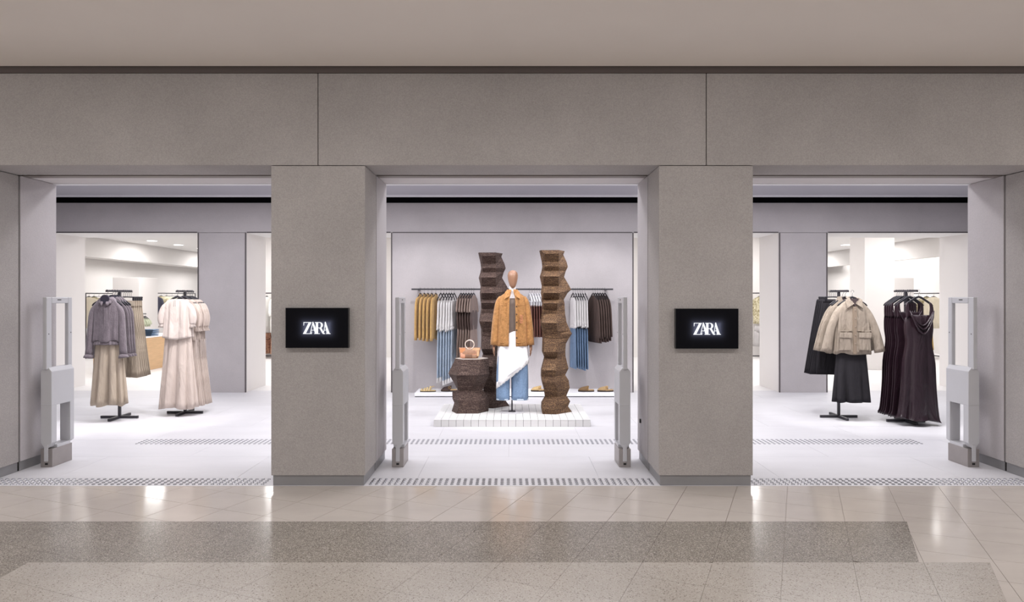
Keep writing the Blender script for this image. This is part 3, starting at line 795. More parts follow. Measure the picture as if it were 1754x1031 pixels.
sk = skirt('linen_skirt', M['taupe_skirt'], -.30, -1.365, .125, .192, .035, .08, 9, .34, band=False, hem=lambda t, x: .02*math.sin(5*t+1))
place(sk, 'sk', (ax, 8.19, RZ), 0, 'long taupe linen skirt under the front mauve jacket', 'skirt', None)
sk2 = skirt('linen_skirt', M['taupe_skirt'], -.10, -1.03, .135, .215, .009, .011, 5, .45)
slab([(-.15,-.085),(.15,-.085),(.155,-.15),(.02,-.165),(-.155,-.15)], -.02, -.012, 'fold_over_waist', M['taupe_skirt'], sk2)
for i in range(5):
    yy = 8.487 + i*.042
    place(sk2, 'sk2', (ax+.012, yy, RZ-.04), R(-3), 'taupe linen skirt on a clip hanger behind the mauve jackets, %s of five' % (['first'] + ORD[1:])[i], 'skirt', 'taupe linen skirts')
    hang('clip', (ax+.012, yy, RZ-.0), R(-3), 'clip hanger of the %s taupe skirt on the left rack' % (['first'] + ORD[1:])[i], GR)

# == rack B (left): ivory blouses and dresses
bx_, by_ = -4.197, 8.765
make_rack(bx_, by_, 'black floor rack with ivory dresses, in front of the left plaster pier', arm=(-.225,.225))
bl = empty('ivory_blouse')
body('body', [(-.108,.072,.03,0,0),(-.118,.11,.04,0,0),(-.16,.152,.044,0,0),(-.22,.158,.048,0,0),(-.45,.163,.052,0,0),(-.615,.17,.06,0,0)], M['ivory'], bl, n=100, folds=[(9,.08,.36,.3,.4),(16,.02,.12,1,0)], hem=lambda t, x: .03*abs(x)/.18)
for s in (-1, 1):
    sl = sleeve(bl, M['ivory'], [(s*.12,0,-.165),(s*.162,-.004,-.22),(s*.19,-.008,-.33),(s*.188,-.01,-.42)], [(.03,.03),(.042,.036),(.05,.04),(.036,.034)])
    MB().tube([(s*.188,-.01,-.405),(s*.188,-.01,-.43),(s*.19,-.01,-.46)], [(.036,.034),(.03,.03),(.046,.04)], 14, up=(0,1,0)).build('cuff_frill', M['ivory'], sl, smooth=True)
MB().tube([(.078*math.cos(t), .032*math.sin(t), -.116-.02*max(0,-math.sin(t))) for t in [2*math.pi*i/20 for i in range(21)]], .005, 6).build('neck_binding', M['ivory'], bl, smooth=True)
for x in (-.02, .0): MB().tube([(x,-.075,-.115),(x+.004,-.08,-.2)], .002, 5).build('neck_tie', M['hanger'], bl)
place(bl, 'bl', (bx_, 8.57, RZ), R(3), 'ivory short-sleeved blouse at the front of the second rack', 'blouse', None)
hang('coat', (bx_, 8.57, RZ), R(3), 'black hanger inside the ivory blouse', GR)
sk3 = skirt('ivory_skirt', M['ivory_skirt'], -.5, -1.475,   .15, .212, .03, .075, 8, .36, band=False)
place(sk3, 'sk3', (bx_, 8.585, RZ), 0, 'long ivory skirt hanging below the ivory blouse', 'skirt', None)
dr = empty('ivory_dress')
body('body', [(-.108,.072,.022,0,0),(-.12,.115,.026,0,0),(-.16,.152,.028,0,0),(-.25,.16,.03,0,0),(-.62,.162,.028,0,0),(-.68,.158,.026,0,0),(-1.1,.195,.032,0,0),(-1.46,.225,.034,0,0)], M['ivory_skirt'], dr, n=96, folds=[(8,.08,.5,.3,.4),(15,.04,.2,1,0)])
for s in (-1, 1):
    sl = sleeve(dr, M['ivory_skirt'], [(s*.12,0,-.165),(s*.165,-.004,-.22),(s*.195,-.008,-.35),(s*.19,-.01,-.46)], [(.03,.022),(.042,.026),(.05,.028),(.036,.026)])
    MB().tube([(s*.19,-.01,-.445),(s*.19,-.01,-.47),(s*.194,-.01,-.52)], [(.036,.026),(.03,.024),(.05,.03)], 14, up=(0,1,0)).build('cuff_frill', M['ivory_skirt'], sl, smooth=True)
for x in (.17, .185): MB().tube([(x,-.02,-.62),(x+.004,-.024,-.72),(x+.012,-.02,-.86)], .004, 5).build('waist_tie', M['ivory'], dr)
for i in range(6):
    yy = (8.685,8.728,8.812,8.855,8.898,8.941)[i]
    o = place(dr, 'dr', (bx_+.01, yy, RZ), R(-5), 'ivory puff-sleeved dress, %s behind the ivory blouse' % (['first'] + ORD[1:])[i], 'dress', 'ivory dresses'); o.scale = (1, .36, 1)
    hang('coat', (bx_+.01, yy, RZ), R(-5), 'black hanger of the %s ivory dress' % (['first'] + ORD[1:])[i], GR)

# == rack C (right): khaki jackets, black trousers and skirts
cx_, cy_ = 4.05, 8.465
make_rack(cx_, cy_, 'black floor rack with khaki jackets, before the right plaster pier', arm=(-.24,.24))
kj, _ = jacket('khaki_jacket', M['khaki'], hw=.178, hd=.05, top=-.10, hem_z=-.745, flare=1.2, slen=-.725, sout=.315, srad=.056)
shirt_collar(kj, M['khaki'], -.085, .055)
slab([(-.05,-.082),(.05,-.082),(.004,-.185)], -.062, -.03, 'neck_opening', M['lining'], kj)
slab([(-.02,-.18),(.022,-.18),(.02,-.745),(-.02,-.745)], -.075, -.045, 'placket', mat('khaki_dark', srgb(140,124,108), .85), kj, .002)
for s in (-1, 1):
    xa = s*.115
    pk = slab([(xa-.062,-.52),(xa+.062,-.52),(xa+.066,-.70),(xa-.066,-.70)], -.082, -.06, 'pocket', M['khaki'], kj, .003)
    slab([(xa-.07,-.49),(xa+.07,-.49),(xa+.07,-.555),(xa-.07,-.55)], -.092, -.075, 'pocket_flap', M['khaki'], pk, .003)
    slab([(xa-.085,-.463),(xa+.085,-.463),(xa+.085,-.472),(xa-.085,-.472)], -.072, -.058, 'seam', M['khaki'], kj)
for i in range(5): MB().tube([(.004,-.079,-.22-.1*i),(.004,-.073,-.22-.1*i)], .008, 10, up=(1,0,0)).build('button', M['khaki'], kj)
for i, (yy, rz) in enumerate(((8.225, -3), (8.340, 4), (8.402, 4))):
    lb = 'khaki cotton jacket with two flap pockets at the front of its rack' if i == 0 else 'khaki cotton jacket, %s from the front on its rack' % ORD[i]
    o = place(kj, 'kj', (cx_+(.05 if i == 0 else .02), yy, RZ-.015), R(rz), lb, 'jacket', 'khaki jackets')
    if i: o.scale = (1, .36, 1)
    hang('coat', (cx_+(.05 if i == 0 else .02), yy, RZ-.005), R(rz), 'black hanger of the %s khaki jacket' % ORD[i], GR)
tk = empty('black_trousers')
body('skirt_body', [(-.71,.165,.020,0,0),(-.75,.175,.026,0,0),(-.82,.18,.05,0,0),(-1.345,.208,.08,0,0)], M['black_wool'], tk, n=64, m=6, e=.8, folds=[(7,.02,.48,.8,.3),(13,.0,.1,.5,0)])
place(tk, 'tk', (cx_+.05, 8.25, RZ), 0, 'black pleated wide trousers below the front khaki jacket', 'trousers', None)
sk4 = skirt('black_skirt', M['black_wool'], -.09, -1.02, .17, .30, .010, .014, 7, .3, hem=lambda t, x: -.03*x)
for i in range(4):
    yy = 8.535 + i*.052
    place(sk4, 'sk4', (cx_-.01, yy, RZ-.03), R(8), 'flared black skirt behind the khaki jackets, %s of four' % (['first'] + ORD[1:])[i], 'skirt', 'flared black skirts')
    hang('clip', (cx_-.01, yy, RZ), R(8), 'clip hanger of the %s flared black skirt' % (['first'] + ORD[1:])[i], GR)

# == rack D (right): plum satin dresses
dx_, dy_ = 4.717, 8.18
make_rack(dx_, dy_, 'black floor rack with plum satin dresses, beside the right gate', arm=(-.235,.235))
def satin(front):
    g = empty('satin_dress')
    d = .9 if front else .17
    z = -.29 if front else -.26
    body('body', [(z,.12,.03*d,0,0),(z-.04,.165,.045*d,0,0),(-.46,.172,.06*d,0,0),(-.62,.155,.062*d,0,0),(-.85,.19,.07*d,0,0),(-1.15,.2,.075*d,0,0),(-1.44,.225,.085*d,0,0),(-1.505,.25,.1*d,0,0)], M['plum_satin'], g, n=72, m=4, e=.85,
         folds=[(6,.02,.34,.4,.5),(11,.0,.10,1.5,-.4)], hem=lambda t, x: .015*math.sin(4*t)-.02*x/.2)
    for s in (-1, 1):
        sleeve(g, M['plum_satin'], [(s*.135,0,-.145),(s*.148,-.016*d,-.2),(s*.138,-.03*d,-.32)], [(.012,.006),(.022,.009),(.032,.010)], name='strap')
    for k_, (dz, r) in enumerate(((.0,.014),(-.045,.017),(-.095,.019)) if front else ((-.01,.012),)):
        pts = []
        for i in range(13):
            u = -1+2*i/12
            pts.append((u*.145, -.055*d-.03*(1-u*u)*d - .006*k_, -.24-.17*(1-abs(u)**1.7)+dz*(1-u*u)))
        MB().tube(pts, [(.006,.004)]+[(r,.010)]*11+[(.006,.004)], 8, up=(0,0,1)).build('cowl_fold', M['plum_satin'], g, smooth=True)
    return g
sd1 = satin(True); sd2 = satin(False)
place(sd1, 'sd1', (dx_+.02, 7.955, RZ), R(4), 'plum satin cowl-neck dress at the front of its rack', 'dress', 'plum satin dresses')
hang('coat', (dx_+.02, 7.955, RZ), R(4), 'black hanger of the front plum dress', GR)
for i in range(6):
    yy = (8.085,8.130,8.222,8.267,8.312,8.357)[i]
    place(sd2, 'sd2', (dx_-.005, yy, RZ), R(6), 'plum satin dress, %s from the front on its rack' % ORD[i+1], 'dress', 'plum satin dresses')
    hang('coat', (dx_-.005, yy, RZ), R(6), 'black hanger of the %s plum dress' % ORD[i+1], GR)

# ============================================================ wall rail in the middle with side-on garments
WY, WZ = 10.42, 1.612
rl = empty('wall_rail', (0, WY, WZ), label='long dark wall rail carrying the middle row of clothes', cat='clothes rail')
box('rail_bar', M['rack'], rl, -1.533, 1.542, -.015, .015, -.012, .012)
for x in (-1.45, 1.46): box('bracket', M['rack'], rl, x-.02, x+.02, .015, .262, -.012, .008)
GW = 'hangers on the wall rail'
NTH = ['first', 'second', 'third', 'fourth', 'fifth', 'sixth', 'seventh']
def row(root, key, pxs, rz, what, cat, group, hk='coat', hangers=True, dz=0, jit=3, short=None, ys=.66):
    for i, px in enumerate(pxs):
        x = X(px, WY); a = R(rz + random.uniform(-jit, jit)*.4)
        o = place(root, key, (x, WY, WZ+.012+dz), a, what % NTH[i], cat, group); o.scale = (1, ys, random.uniform(.975, 1.03))
        if hangers: hang(hk, (x, WY, WZ+.014), a, 'dark hanger of the %s ' % NTH[i] + (short or what.split(',')[0]), GW)
def thin_jacket(name, mt, top, hem_z, hd, hw=.19, slen=None, flare=1.1):
    g = empty(name)
    body('body', [(top,.045,hd*.7,0,0),(top-.02,.08,hd*.8,0,0),(top-.06,hw*.9,hd*.9,0,0),(top-.15,hw,hd,0,0),(hem_z,hw*flare,hd*1.1,0,0)], mt, g, n=36, m=4, folds=[(6,.02,.14,.2,.5)])
    for s in (-1, 1):
        sleeve(g, mt, [(s*hw*.85,0,top-.07),(s*(hw+.01),0,top-.16),(s*(hw+.035),-.004,(top+slen)/2),(s*(hw+.05),-.008,slen)], [(.035,hd*.8),(.05,hd*1.0),(.05,hd*1.05),(.055,hd*1.0)], n=10)
    for i in range(4): MB().tube([(.0,-hd*1.12,top-.1-.13*i),(.0,-hd*.9,top-.1-.13*i)], .008, 8, up=(1,0,0)).build('button', M['button'], g)
    for s in (-1, 1):
        MB().tube([(s*.03,-hd*.9,top-.06),(s*.055,-hd*.5,top+.006),(s*.05,hd*.5,top+.016)], [(.02,.004)]*3, 6).build('collar', mt, g)
    return g
oj = thin_jacket('suede_jacket', M['suede_yellow'], -.095, -.76, .024, .19, -.79, 1.12)
row(oj, 'oj', (720,726.8,733,739.6,746.4), 80, 'ochre suede jacket on the wall rail, %s from the left end', 'jacket', 'ochre suede jackets', jit=2)
# lace top + light jeans
def camisole(name, mt, top, hem_z, hd, hw=.15):
    g = empty(name)
    body('body', [(top,hw*.85,hd*.8,0,0),(top-.05,hw,hd,0,0),((top+hem_z)/2,hw*1.05,hd,0,0),(hem_z,hw*1.2,hd*1.15,0,0)], mt, g, n=40, m=4, folds=[(7,.04,.25,.2,.5),(12,.0,.1,1,0)])
    rings = torso([(hem_z+.012,hw*1.2,hd*1.2,0,0),(hem_z-.035,hw*1.25,hd*1.3,0,0)], n=48, m=2, folds=[(16,.05,.25,0,0)], hem=lambda t, x: .01*math.sin(16*t))
    MB().loft(rings).build('lace_hem', mt, g, smooth=True)
    for s in (-1, 1): MB().tube([(s*hw*.6,0,top-.01),(s*hw*.75,0,-.115)], (.006), 5).build('strap', mt, g)
    return g
def jeans(name, mt, top, hem_z, hd, hw=.17, fray=False):
    g = empty(name)
    body('seat', [(top,hw*.9,hd*.9,0,0),(top-.1,hw,hd,0,0),(top-.24,hw*1.02,hd,0,0)], mt, g, n=32, m=3)
    for s in (-1, 1):
        lg = body('leg', [(top-.22,hw*.5,hd*.95,s*hw*.51,0),((top+hem_z)/2,hw*.52,hd,s*hw*.55,0),(hem_z,hw*.56,hd*1.05,s*hw*.58,0)], mt, g, n=24, m=4, folds=[(5,.0,.15,s,.4)])
        body('frayed_hem' if fray else 'hem', [(hem_z+.004,hw*.565,hd*1.08,s*hw*.58,0),(hem_z-(.07 if fray else .015),hw*.58,hd*1.12,s*hw*.58,0)], M['lace'] if fray else mt, lg, n=30, m=2, folds=[(9,.05,.2 if fray else .03,0,0)])
    return g
cm = camisole('lace_top', M['lace'], -.19, -.60, .019)
row(cm, 'cm', (755,760,764.8,769.4,773.6,778), 78, 'white lace-hem top above the light jeans, %s from the left', 'top', 'white tops left of the totems', jit=2)
jn = jeans('light_jeans', M['denim_light'], -.625, -1.36, .019, .17, True)
row(jn, 'jn', (755,760,764.8,769.4,773.6,778), 78, 'light blue frayed jeans hanging under the left white tops, %s from the left', 'jeans', 'light blue jeans', hangers=False, jit=1, ys=.40)
# taupe shirt dresses with a dark wrap
def wrap_dress(name):
    g = empty(name); mt = M['taupe_dress']
    body('body', [(-.10,.05,.013,0,0),(-.13,.12,.016,0,0),(-.2,.165,.018,0,0),(-.42,.16,.018,0,0),(-.55,.14,.016,0,0),(-.8,.18,.018,0,0),(-1.15,.2,.02,0,0)], mt, g, n=40, m=4, folds=[(7,.05,.3,.2,.5),(11,0,.1,0,0)])
    b_ = body('wrap_band', [(-.33,.15,.019,0,0),(-.4,.185,.022,0,0),(-.52,.175,.022,0,0),(-.62,.15,.019,0,0)], M['taupe_dark'], g, n=40, m=3, folds=[(8,.1,.35,.4,1)])
    for s in (-1, 1): sleeve(g, mt, [(s*.14,0,-.16),(s*.175,0,-.25),(s*.19,0,-.36)], [(.03,.014),(.04,.017),(.05,.019)], n=10)
    return g
wd = wrap_dress('wrap_dress')
row(wd, 'wd', (789.8,794,798.4,803,807.4,811.4), 76, 'taupe satin wrap dress behind the handbag, %s from the left', 'dress', 'taupe wrap dresses', jit=2)
# burgundy trousers on white clip hangers between mannequin and right totem
wh = empty('white_hanger')
MB().tube([(.018*math.cos(R(a)), 0, -.010+.018*math.sin(R(a))) for a in range(200,-61,-20)]+[(0,0,-.04),(0,0,-.078)], .0022, 5, up=(0,1,0)).build('hook', M['wire'], wh, smooth=True)
MB().tube([(-.18,0,-.2),(-.08,0,-.12),(0,0,-.078),(.08,0,-.12),(.18,0,-.2),(0,0,-.2),(-.18,0,-.2)], .011, 8, up=(0,1,0)).build('hanger_frame', M['hanger_white'], wh, smooth=True)
for x in (-.12, .12): MB().box(x-.014, x+.014, -.012, .012, -.27, -.19).build('clip', M['hanger_white'], wh, bevel=.003)
bt = jeans('burgundy_trousers', M['burgundy'], -.25, -.72, .016, .16)
for i, px in enumerate((907,911.4,915.8,920.2,924.6,929)):
    x = X(px, WY); a = R(102)
    o = place(bt, 'bt', (x, WY, WZ+.012), a, 'burgundy trousers on the wall rail beside the mannequin, %s from the left' % NTH[i], 'trousers', 'burgundy trousers'); o.scale = (1, .75, 1)
    place(wh, 'wh', (x, WY, WZ+.014), a, 'white clip hanger of the %s burgundy trousers' % NTH[i], 'hanger', GW)
# white tops and jeans right of the right totem
row(cm, 'cm', (981.5,985.5,989.5,993.5,997.5,1001.8), 100, 'white lace-hem top right of the right totem, %s from the left', 'top', 'white tops right of the totems', dz=.05, jit=1, ys=.5, short='white top right of the right totem')
jb = jeans('blue_jeans', M['denim'], -.60, -1.19, .015, .16)
row(jb, 'jb', (981.5,985.5,989.5,993.5,997.5,1001.8), 100, 'mid blue jeans under the right white tops, %s from the left', 'jeans', 'mid blue jeans', hangers=False, jit=1, ys=.55)
# dark brown wool jackets at the right end
bw = thin_jacket('brown_jacket', M['brown_wool'], -.11, -.80, .0155, .19, -.74, 1.35)
row(bw, 'bw', (1016,1019.8,1023.8,1028,1032,1036), 104, 'dark brown flared wool jacket at the right end of the rail, %s from the left', 'jacket', 'dark brown jackets', jit=1, short='dark brown jacket at the right rail end')

# ============================================================ mannequin
mq = empty('mannequin', (0, 8.386, PZ), label='faceless bronze-headed mannequin in tan suede jacket, white slip and jeans', cat='mannequin')
M['bronze'] = mat('bronze_head', srgb(140,104,82), .35, .04, 6, spec=.5)
M['bust'] = mat('bust_white', srgb(226,222,222), .6)
hr = []
for z, hw, hd, cy in ((1.525,.010,.012,-.036),(1.531,.024,.03,-.034),(1.55,.037,.05,-.024),(1.59,.050,.072,-.010),(1.64,.061,.086,0),(1.68,.0645,.09,.004),(1.71,.057,.08,.006),(1.73,.042,.06,.008),(1.741,.022,.03,.009),(1.744,.004,.006,.009)):
    hr.append([(.010+hw*math.cos(2*math.pi*i/28), cy+hd*math.sin(2*math.pi*i/28), z) for i in range(28)])
MB().loft(hr).build('head', M['bronze'], mq, smooth=True)
br = torso([(1.575,.036,.04,.008,.015),(1.52,.04,.044,.006,.012),(1.47,.046,.05,.005,.01),(1.43,.08,.06,.004,.005),(1.39,.15,.075,.003,0),(1.3,.165,.085,.003,0),(1.1,.14,.085,.003,0),(.95,.15,.09,.003,0)], n=32, m=3, e=.9)
MB().loft(br).build('bust', M['bust'], mq, smooth=True)
itop = body('inner_top', [(1.40,.12,.084,.02,-.004),(1.33,.16,.096,.01,-.004),(1.15,.15,.1,.01,-.008),(1.0,.15,.1,.01,-.006),(.93,.14,.1,.01,-.004)], M['inner_brown'], mq, n=36, m=3, folds=[(5,.0,.05,.5,.3)])
# jacket (open at the front)
gap = lambda f: .15 + .05*f
jrows = [(1.505,.062,.062,.004,.012),(1.465,.082,.074,.004,.008),(1.43,.130,.088,.004,.004),(1.39,.160,.105,.004,0),(1.2,.172,.12,.004,-.004),(1.0,.18,.126,.004,-.006),(.817,.192,.132,.004,-.006)]
jm = body('suede_jacket', jrows, M['suede'], mq, solid=.010, n=48, m=4, gap=gap, folds=[(6,.0,.09,.3,.6)], e=.85)
for s in (-1, 1):
    sl = sleeve(jm, M['suede'], [(.004+s*.13,0,1.405),(.004+s*.165,0,1.33),(.004+s*.198,-.01,1.1),(.004+s*.216,-.03,.825)], [(.036,.055),(.046,.066),(.05,.068),(.054,.066)], n=16)
    pts = [(.004+s*.024, 1.44), (.004+s*.05, 1.508), (.004+s*.09, 1.475), (.004+s*.100, 1.388), (.004+s*.056, 1.41)]
    v = [(x, -.128+(.062 if z > 1.46 else 0), z) for x, z in pts]; v2 = [(x, y+.012, z) for x, y, z in v]; n = 5
    MB().add(v+v2, [tuple(range(n)), tuple(range(2*n-1, n-1, -1))] + [(i, i+n, (i+1) % n+n, (i+1) % n) for i in range(n)]).build('collar', M['suede'], jm, bevel=.002)
    x0, x1 = sorted((.004+s*.055, .004+s*.165))
    slab([(.004+s*.036,1.37),(.004+s*.062,1.37),(.004+s*.066,.82),(.004+s*.042,.82)], -.138, -.118, 'front_facing', M['suede'], jm, .002)
for nm_, zc, hw_, hd_ in (('yoke_seam', 1.312, .168, .1145), ('hem_band', .862, .193, .136)):
    body(nm_, [(zc+.005,hw_+.003,hd_+.003,.004,-.002),(zc-.005,hw_+.003,hd_+.003,.004,-.002)], M['suede'], jm, solid=.006, n=48, m=2, gap=gap, e=.85)
for i in range(5):
    z = 1.30-.095*i
    MB().tube([(.056,-.143,z),(.056,-.136,z)], .0085, 10, up=(1,0,0)).build('button', M['button'], jm)
pt = MB()
for i in range(5): pt.box(.095+.0*i, .13, -.1405, -.134, 1.10+.022*i, 1.107+.022*i)
pt.box(.095,.101,-.1405,-.134,1.1,1.15); pt.box(.124,.13,-.1405,-.134,1.12,1.195)
pt.build('chest_embroidery', mat('embroidery', srgb(190,124,96), .8), jm)
# white slip skirt with slanted lace hem
hemf = lambda t, x: .80*(x-.0)
skr = body('slip_skirt', [(1.0,.15,.104,.006,0),(.9,.176,.118,.008,0),(.72,.188,.128,.008,0),(.49,.196,.134,.008,0)], mat('white_slip', srgb(240,240,244), .45, .02, 5), mq, n=96, m=6, folds=[(7,.0,.13,.3,.8),(12,.0,.06,1,0)], hem=hemf)
lr = []
for q, (dz, ex) in enumerate(((.035,1.012),(.0,1.02),(-.032,1.03))):
    ring = []
    for i in range(120):
        t = 2*math.pi*i/120
        x = .008+.196*ex*spw(math.cos(t),.75); y = .135*ex*spw(math.sin(t),.75)
        ring.append((x, y, .49+.80*x+dz-(.012*abs(math.sin(t*15)) if q == 2 else 0)))
    lr.append(ring)
MB().loft(lr, cap0=False, cap1=False).build('lace_trim', M['lace'], skr, smooth=True, solid=.004)
jr = body('jeans', [(1.0,.13,.085,.0,0),(.85,.16,.1,.0,0),(.72,.172,.104,.0,0)], M['denim'], mq, n=36, m=3)
for s, cx0, w0 in ((-1,-.110,.082),(1,.096,.104)):
    lg = body('leg', [(.76,w0*.92,.1,cx0*.85,0),(.5,w0,.1,cx0*.98,0),(.16,w0*1.0,.096,cx0,0)], M['denim'], jr, n=30, m=5, folds=[(5,.0,.06,s,.5)])
    body('hem', [(.175,w0*1.01,.097,cx0,0),(.157,w0*1.02,.098,cx0,0)], M['denim_light'], jr, n=30, m=2)
# forearms with hands below the cuffs
def hand(s):
    m = MB(); x0 = .004+s*.226; y0 = -.035
    m.tube([(x0,y0,.86),(x0,y0,.815),(x0+s*.002,y0-.004,.79),(x0+s*.003,y0-.008,.762)], [(.022,.024),(.019,.022),(.015,.034),(.013,.036)], 10, up=(0,1,0))
    for k_, (dy, L_) in enumerate(((-.030,.060),(-.010,.072),(.010,.068),(.028,.055))):
        p = (x0+s*.003, y0-.008+dy*.85, .765)
        m.tube([p, (p[0]-s*.004, p[1]-.003, p[2]-L_*.5), (p[0]-s*.014, p[1]-.004, p[2]-L_)], [.0085,.008,.006], 8, up=(0,1,0))
    m.tube([(x0,y0-.028,.80),(x0-s*.006,y0-.052,.775),(x0-s*.01,y0-.058,.745)], [.010,.009,.007], 8, up=(1,0,0))
    return m.build('hand', M['bronze'], mq, smooth=True)
hand(-1); hand(1)
MB().tube([(0,.0,.0),(0,0,.9)], .009, 10, up=(0,1,0)).build('stand_rod', M['rack'], mq, smooth=True)
box('stand_foot', M['rack'], mq, -.043, .043, -.03, .03, .006, .02)
MB().tube([(0,0,.0),(0,0,.006)], .155, 40, up=(0,1,0)).build('stand_disc', mat('stand_disc', srgb(205,203,206), .3), mq)

# ============================================================ sales hall
GH = 'hangers in the hall'
HALLM = {k_: mat('hall_'+k_, c, .8, .12, 14, stretch=(1,1,.3)) for k_, c in dict(cream=srgb(236,226,204), white=srgb(240,238,234), sand=srgb(196,176,146), navy=srgb(52,52,68), floral=srgb(206,198,160),
    yellow=srgb(206,172,104), olive=srgb(160,140,70), red=srgb(150,86,70), grey=srgb(186,182,182), sage=srgb(192,196,172)).items()}
HALLM['floral'] = mat('hall_floral', srgb(232,224,196), .8, .5, 22, col2=srgb(120,106,60)); HALLM['redfloral'] = mat('hall_redfloral', srgb(206,160,130), .8, .5, 26, col2=srgb(110,54,44))
hcache = {}
def hall_garment(kind, mk, L_):
    key = (kind, mk, L_)
    if key in hcache: return hcache[key], str(key)
    mt = HALLM[mk]
    if kind == 'top':
        g = empty('blouse'); hd = .03
        body('body', [(-.09,.05,hd*.7,0,0),(-.11,.09,hd*.8,0,0),(-.15,.175,hd,0,0),(-.3,.18,hd,0,0),(-L_,.19,hd*1.1,0,0)], mt, g, n=28, m=3, folds=[(7,.02,.2,.2,.5)])
        for s in (-1, 1): sleeve(g, mt, [(s*.15,0,-.16),(s*.19,0,-.25),(s*.215,0,-.45),(s*.2,0,-.55)], [(.04,.026),(.05,.03),(.055,.03),(.04,.028)], n=8)
    elif kind == 'bottom':
        g = empty('trousers'); hd = .025
        body('seat', [(-L_-.0,.14,hd*.8,0,0),(-L_-.15,.16,hd,0,0)], mt, g, n=24, m=2)
        for s in (-1, 1): body('leg', [(-L_-.13,.08,hd*.9,s*.085,0),(-L_-.5,.095,hd*1.1,s*.1,0)], mt, g, n=20, m=3, folds=[(5,.05,.2,s,.3)])
    else:
        g = skirt('skirt', mt, -.12, -L_, .13, .2, .02, .03, 7, .3)
    hcache[key] = g
    return g, str(key)
def hang_hall(items, x0, y0, dx, dy, z, rz, where, group, lead='from the camera'):
    for i, (kind, mk, L_, what) in enumerate(items):
        g, key = hall_garment(kind, mk, L_)
        p = (x0+dx*i, y0+dy*i, z)
        place(g, key, p, R(rz), '%s %s, %s %s' % (what, where, NTH[i], lead), 'garment', group)
        if kind != 'bottom': hang('coat' if kind == 'top' else 'clip', p, R(rz), 'dark hanger %s, %s %s' % (where, NTH[i], lead), GH)
def frame_rail(label, pts, zt):
    """rail with two legs between two floor points"""
    (xa, ya), (xb, yb) = pts
    r = empty('frame_rail', (xa, ya, 0), label=label, cat='clothes rail')
    vx, vy = xb-xa, yb-ya
    MB().tube([(0,0,zt),(vx,vy,zt)], .013, 6).build('rail_bar', M['rack'], r)
    for q in (0, 1):
        MB().tube([(vx*q,vy*q,0),(vx*q,vy*q,zt)], .013, 6).build('leg', M['rack'], r)
    MB().tube([(0,0,.06),(vx,vy,.06)], .013, 6).build('lower_bar', M['rack'], r)
    return r
# along the left wall
frame_rail('dark rail with cream clothes along the left wall, nearer one', ((-10.3,16.5),(-10.3,18.6)), 1.58)
hang_hall([('top','cream',.85,'cream blouse'),('top','floral',.8,'floral blouse'),('skirt','sand',1.0,'sand skirt'),('top','white',.8,'white blouse'),('top','cream',.85,'cream blouse'),('top','floral',.8,'floral blouse')],
          -10.3, 16.62, 0, .2, 1.58, 0, 'on the nearer left wall rail', 'clothes on the nearer left wall rail')
frame_rail('dark rail with navy clothes along the left wall, farther one', ((-10.3,19.6),(-10.3,22.2)), 1.60)
hang_hall([('top','navy',.8,'navy blouse'),('top','floral',.8,'floral blouse'),('top','cream',.8,'cream blouse'),('skirt','sage',.9,'sage skirt'),('top','white',.8,'white blouse')],
          -10.3, 19.72, 0, .32, 1.60, 0, 'on the farther left wall rail', 'clothes on the farther left wall rail')
# along the right wall
frame_rail('dark rail with cream and yellow clothes along the right wall', ((10.32,16.4),(10.32,18.8)), 1.58)
hang_hall([('top','cream',.85,'cream blouse'),('top','floral',.75,'floral blouse'),('top','white',.8,'white blouse'),('top','floral',.75,'floral blouse'),('skirt','cream',.9,'cream skirt')],
          10.22, 16.55, 0, .28, 1.58, 0, 'on the right wall rail', 'clothes on the right wall rail')
g, key = hall_garment('bottom','yellow',.88)
for i in range(4): place(g, key, (10.12, 16.69+.28*i, 1.58), 0, 'yellow shorts below the floral blouses on the right wall rail, %s from the camera' % NTH[i], 'shorts', 'yellow shorts')
# on the partition behind the left and right slits
frame_rail('dark rail before the partition seen left of the left pillar', ((-7.0,16.6),(-4.9,16.6)), 1.585)
hang_hall([('top','white',.95,'long white blouse'),('top','white',.95,'long white blouse'),('top','white',.95,'long white blouse'),('top','white',.95,'long white blouse')], -6.4, 16.6, .22, 0, 1.585, 70, 'before the partition on the left', 'white blouses at the partition', 'from the left')
g, key = hall_garment('bottom','redfloral',.97)
for i in range(4): place(g, key, (-6.4+.22*i, 16.6, 1.585), R(70), 'red patterned trousers under the white blouses at the partition, %s from the left' % NTH[i], 'trousers', 'red trousers')
frame_rail('dark rail before the partition seen right of the right pillar', ((4.9,16.6),(7.0,16.6)), 1.585)
hang_hall([('top','floral',.75,'floral blouse'),('top','olive',.75,'olive blouse'),('top','floral',.75,'floral blouse')], 6.02, 16.6, .28, 0, 1.585, -60, 'before the partition on the right', 'blouses at the partition', 'from the left')
g, key = hall_garment('bottom','grey',.80)
for i in range(3): place(g, key, (6.02+.28*i, 16.6, 1.585), R(-60), 'grey trousers under the patterned blouses at the partition, %s from the left' % NTH[i], 'trousers', 'grey trousers')
# white display blocks
for x0, x1, y0, y1, z1, lb in ((-9.36,-8.74,16.0,16.85,1.952,'white display block behind the mauve jackets'), (8.74,9.42,16.0,16.85,1.94,'white display block behind the plum dresses')):
    o = empty('display_block', ((x0+x1)/2, y0, 0), label=lb, cat='display block')
    box('block_body', M['white_wall'], o, -(x1-x0)/2, (x1-x0)/2, 0, y1-y0, .04, z1, .006); box('block_foot', M['edge'], o, -(x1-x0)/2+.02, (x1-x0)/2-.02, .02, y1-y0-.02, 0, .04)
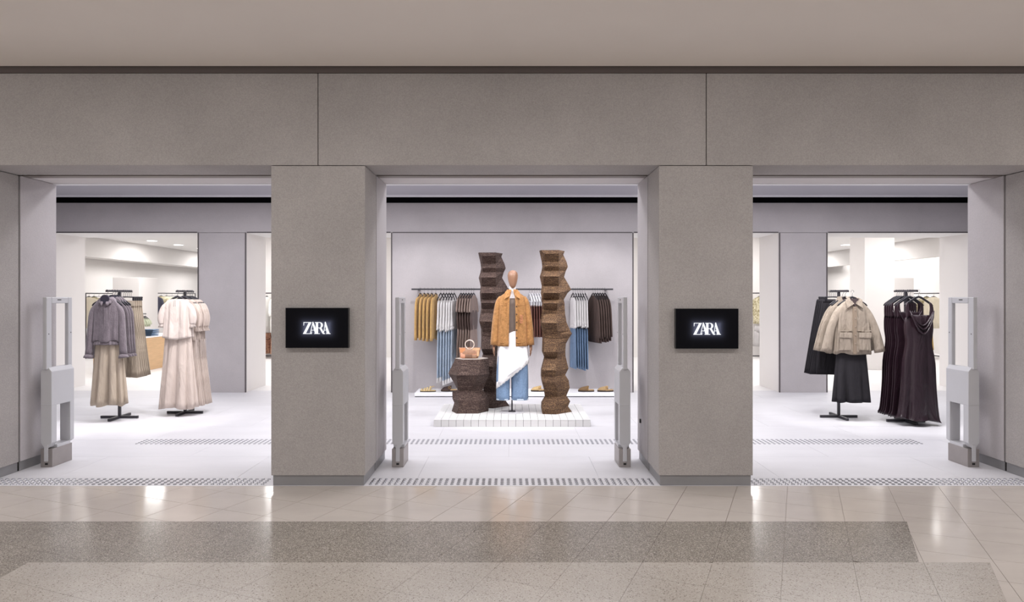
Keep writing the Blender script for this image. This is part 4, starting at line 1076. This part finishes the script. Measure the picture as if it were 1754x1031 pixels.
# timber table with folded jeans and a small rack
tb = empty('display_table', (-7.75, 13.2, 0), label='pale timber table with white top behind the ivory rack', cat='table')
M['ply'] = mat('pale_timber', srgb(206,170,130), .55, .12, 3, stretch=(1,1,9))
box('table_base', M['ply'], tb, -.35, .35, 0, 2.0, 0, .66, .004); box('table_top', M['white'], tb, -.355, .355, -.005, 2.005, .661, .69, .003)
for i in range(4):
    o = empty('folded_jeans', (-7.53+.004*i, 14.15, .691+.034*i), R(3*i-4), 'folded blue jeans on the timber table, %s from the bottom' % NTH[i], 'jeans', 'folded jeans')
    MB().tube(ip([(-.13,0,.009),(0,0,.009),(.128,0,.009),(.134,0,.017),(.128,0,.025),(0,0,.025),(-.12,0,.025)],2), [(.006,.15)]*13, 10, up=(0,1,0)).build('folded_leg', M['denim'], o, smooth=True)
    MB().box(-.10,-.02,-.152,-.147,.012,.024).build('label_patch', M['burgundy'], o)
tr2 = empty('table_rack', (-7.48, 13.75, .691), label='small black T-rack with pale green tops on the timber table', cat='clothes rack')
box('rack_foot', M['rack'], tr2, -.07, .07, -.07, .07, 0, .012); box('rack_post', M['rack'], tr2, -.008, .008, -.008, .008, .012, .46); box('rack_arm', M['rack'], tr2, -.008, .008, -.16, .20, .45, .465)
sm = empty('small_top')
body('body', [(-.085,.03,.012,0,0),(-.10,.06,.013,0,0),(-.13,.10,.015,0,0),(-.26,.115,.016,0,0)], HALLM['sage'], sm, n=24, m=3, folds=[(6,0,.10,0,0)])
for s in (-1, 1): sleeve(sm, HALLM['sage'], [(s*.08,0,-.13),(s*.11,0,-.17),(s*.12,0,-.22)], [(.025,.016),(.03,.018),(.032,.018)], n=8)
for i in range(5):
    yy = 13.75-.13+.065*i; z = .691+.463
    if i >= 2: yy += .04
    place(sm, 'sm', (-7.48, yy, z), R(-6), 'small pale green top on the table rack, %s from the camera' % NTH[i], 'top', 'pale green tops')
    o = hang('coat', (-7.48, yy, z+.004), R(-6), 'small dark hanger on the table rack, %s from the camera' % NTH[i], GH); o.scale = (.62, 1, .8)
# recessed ceiling lights of the hall
M['lamp'] = emit('lamp_disc', (1,.98,.95,1), 6)
dl = empty('ceiling_light')
MB().tube([(0,0,-.006),(0,0,-.001)], .15, 24, up=(0,1,0)).build('trim_ring', M['white'], dl)
MB().tube([(0,0,-.009),(0,0,-.0065)], .12, 24, up=(0,1,0)).build('lamp_disc', M['lamp'], dl)
for i, (x, y) in enumerate([(s*9.65, 18.3+1.45*q) for s in (-1, 1) for q in range(4)]):
    place(dl, 'dl', (x, y, 3.0), 0, 'round recessed ceiling light in the %s hall, %s from the camera' % ('left' if x < 0 else 'right', NTH[i % 4]), 'ceiling light', 'recessed hall lights')
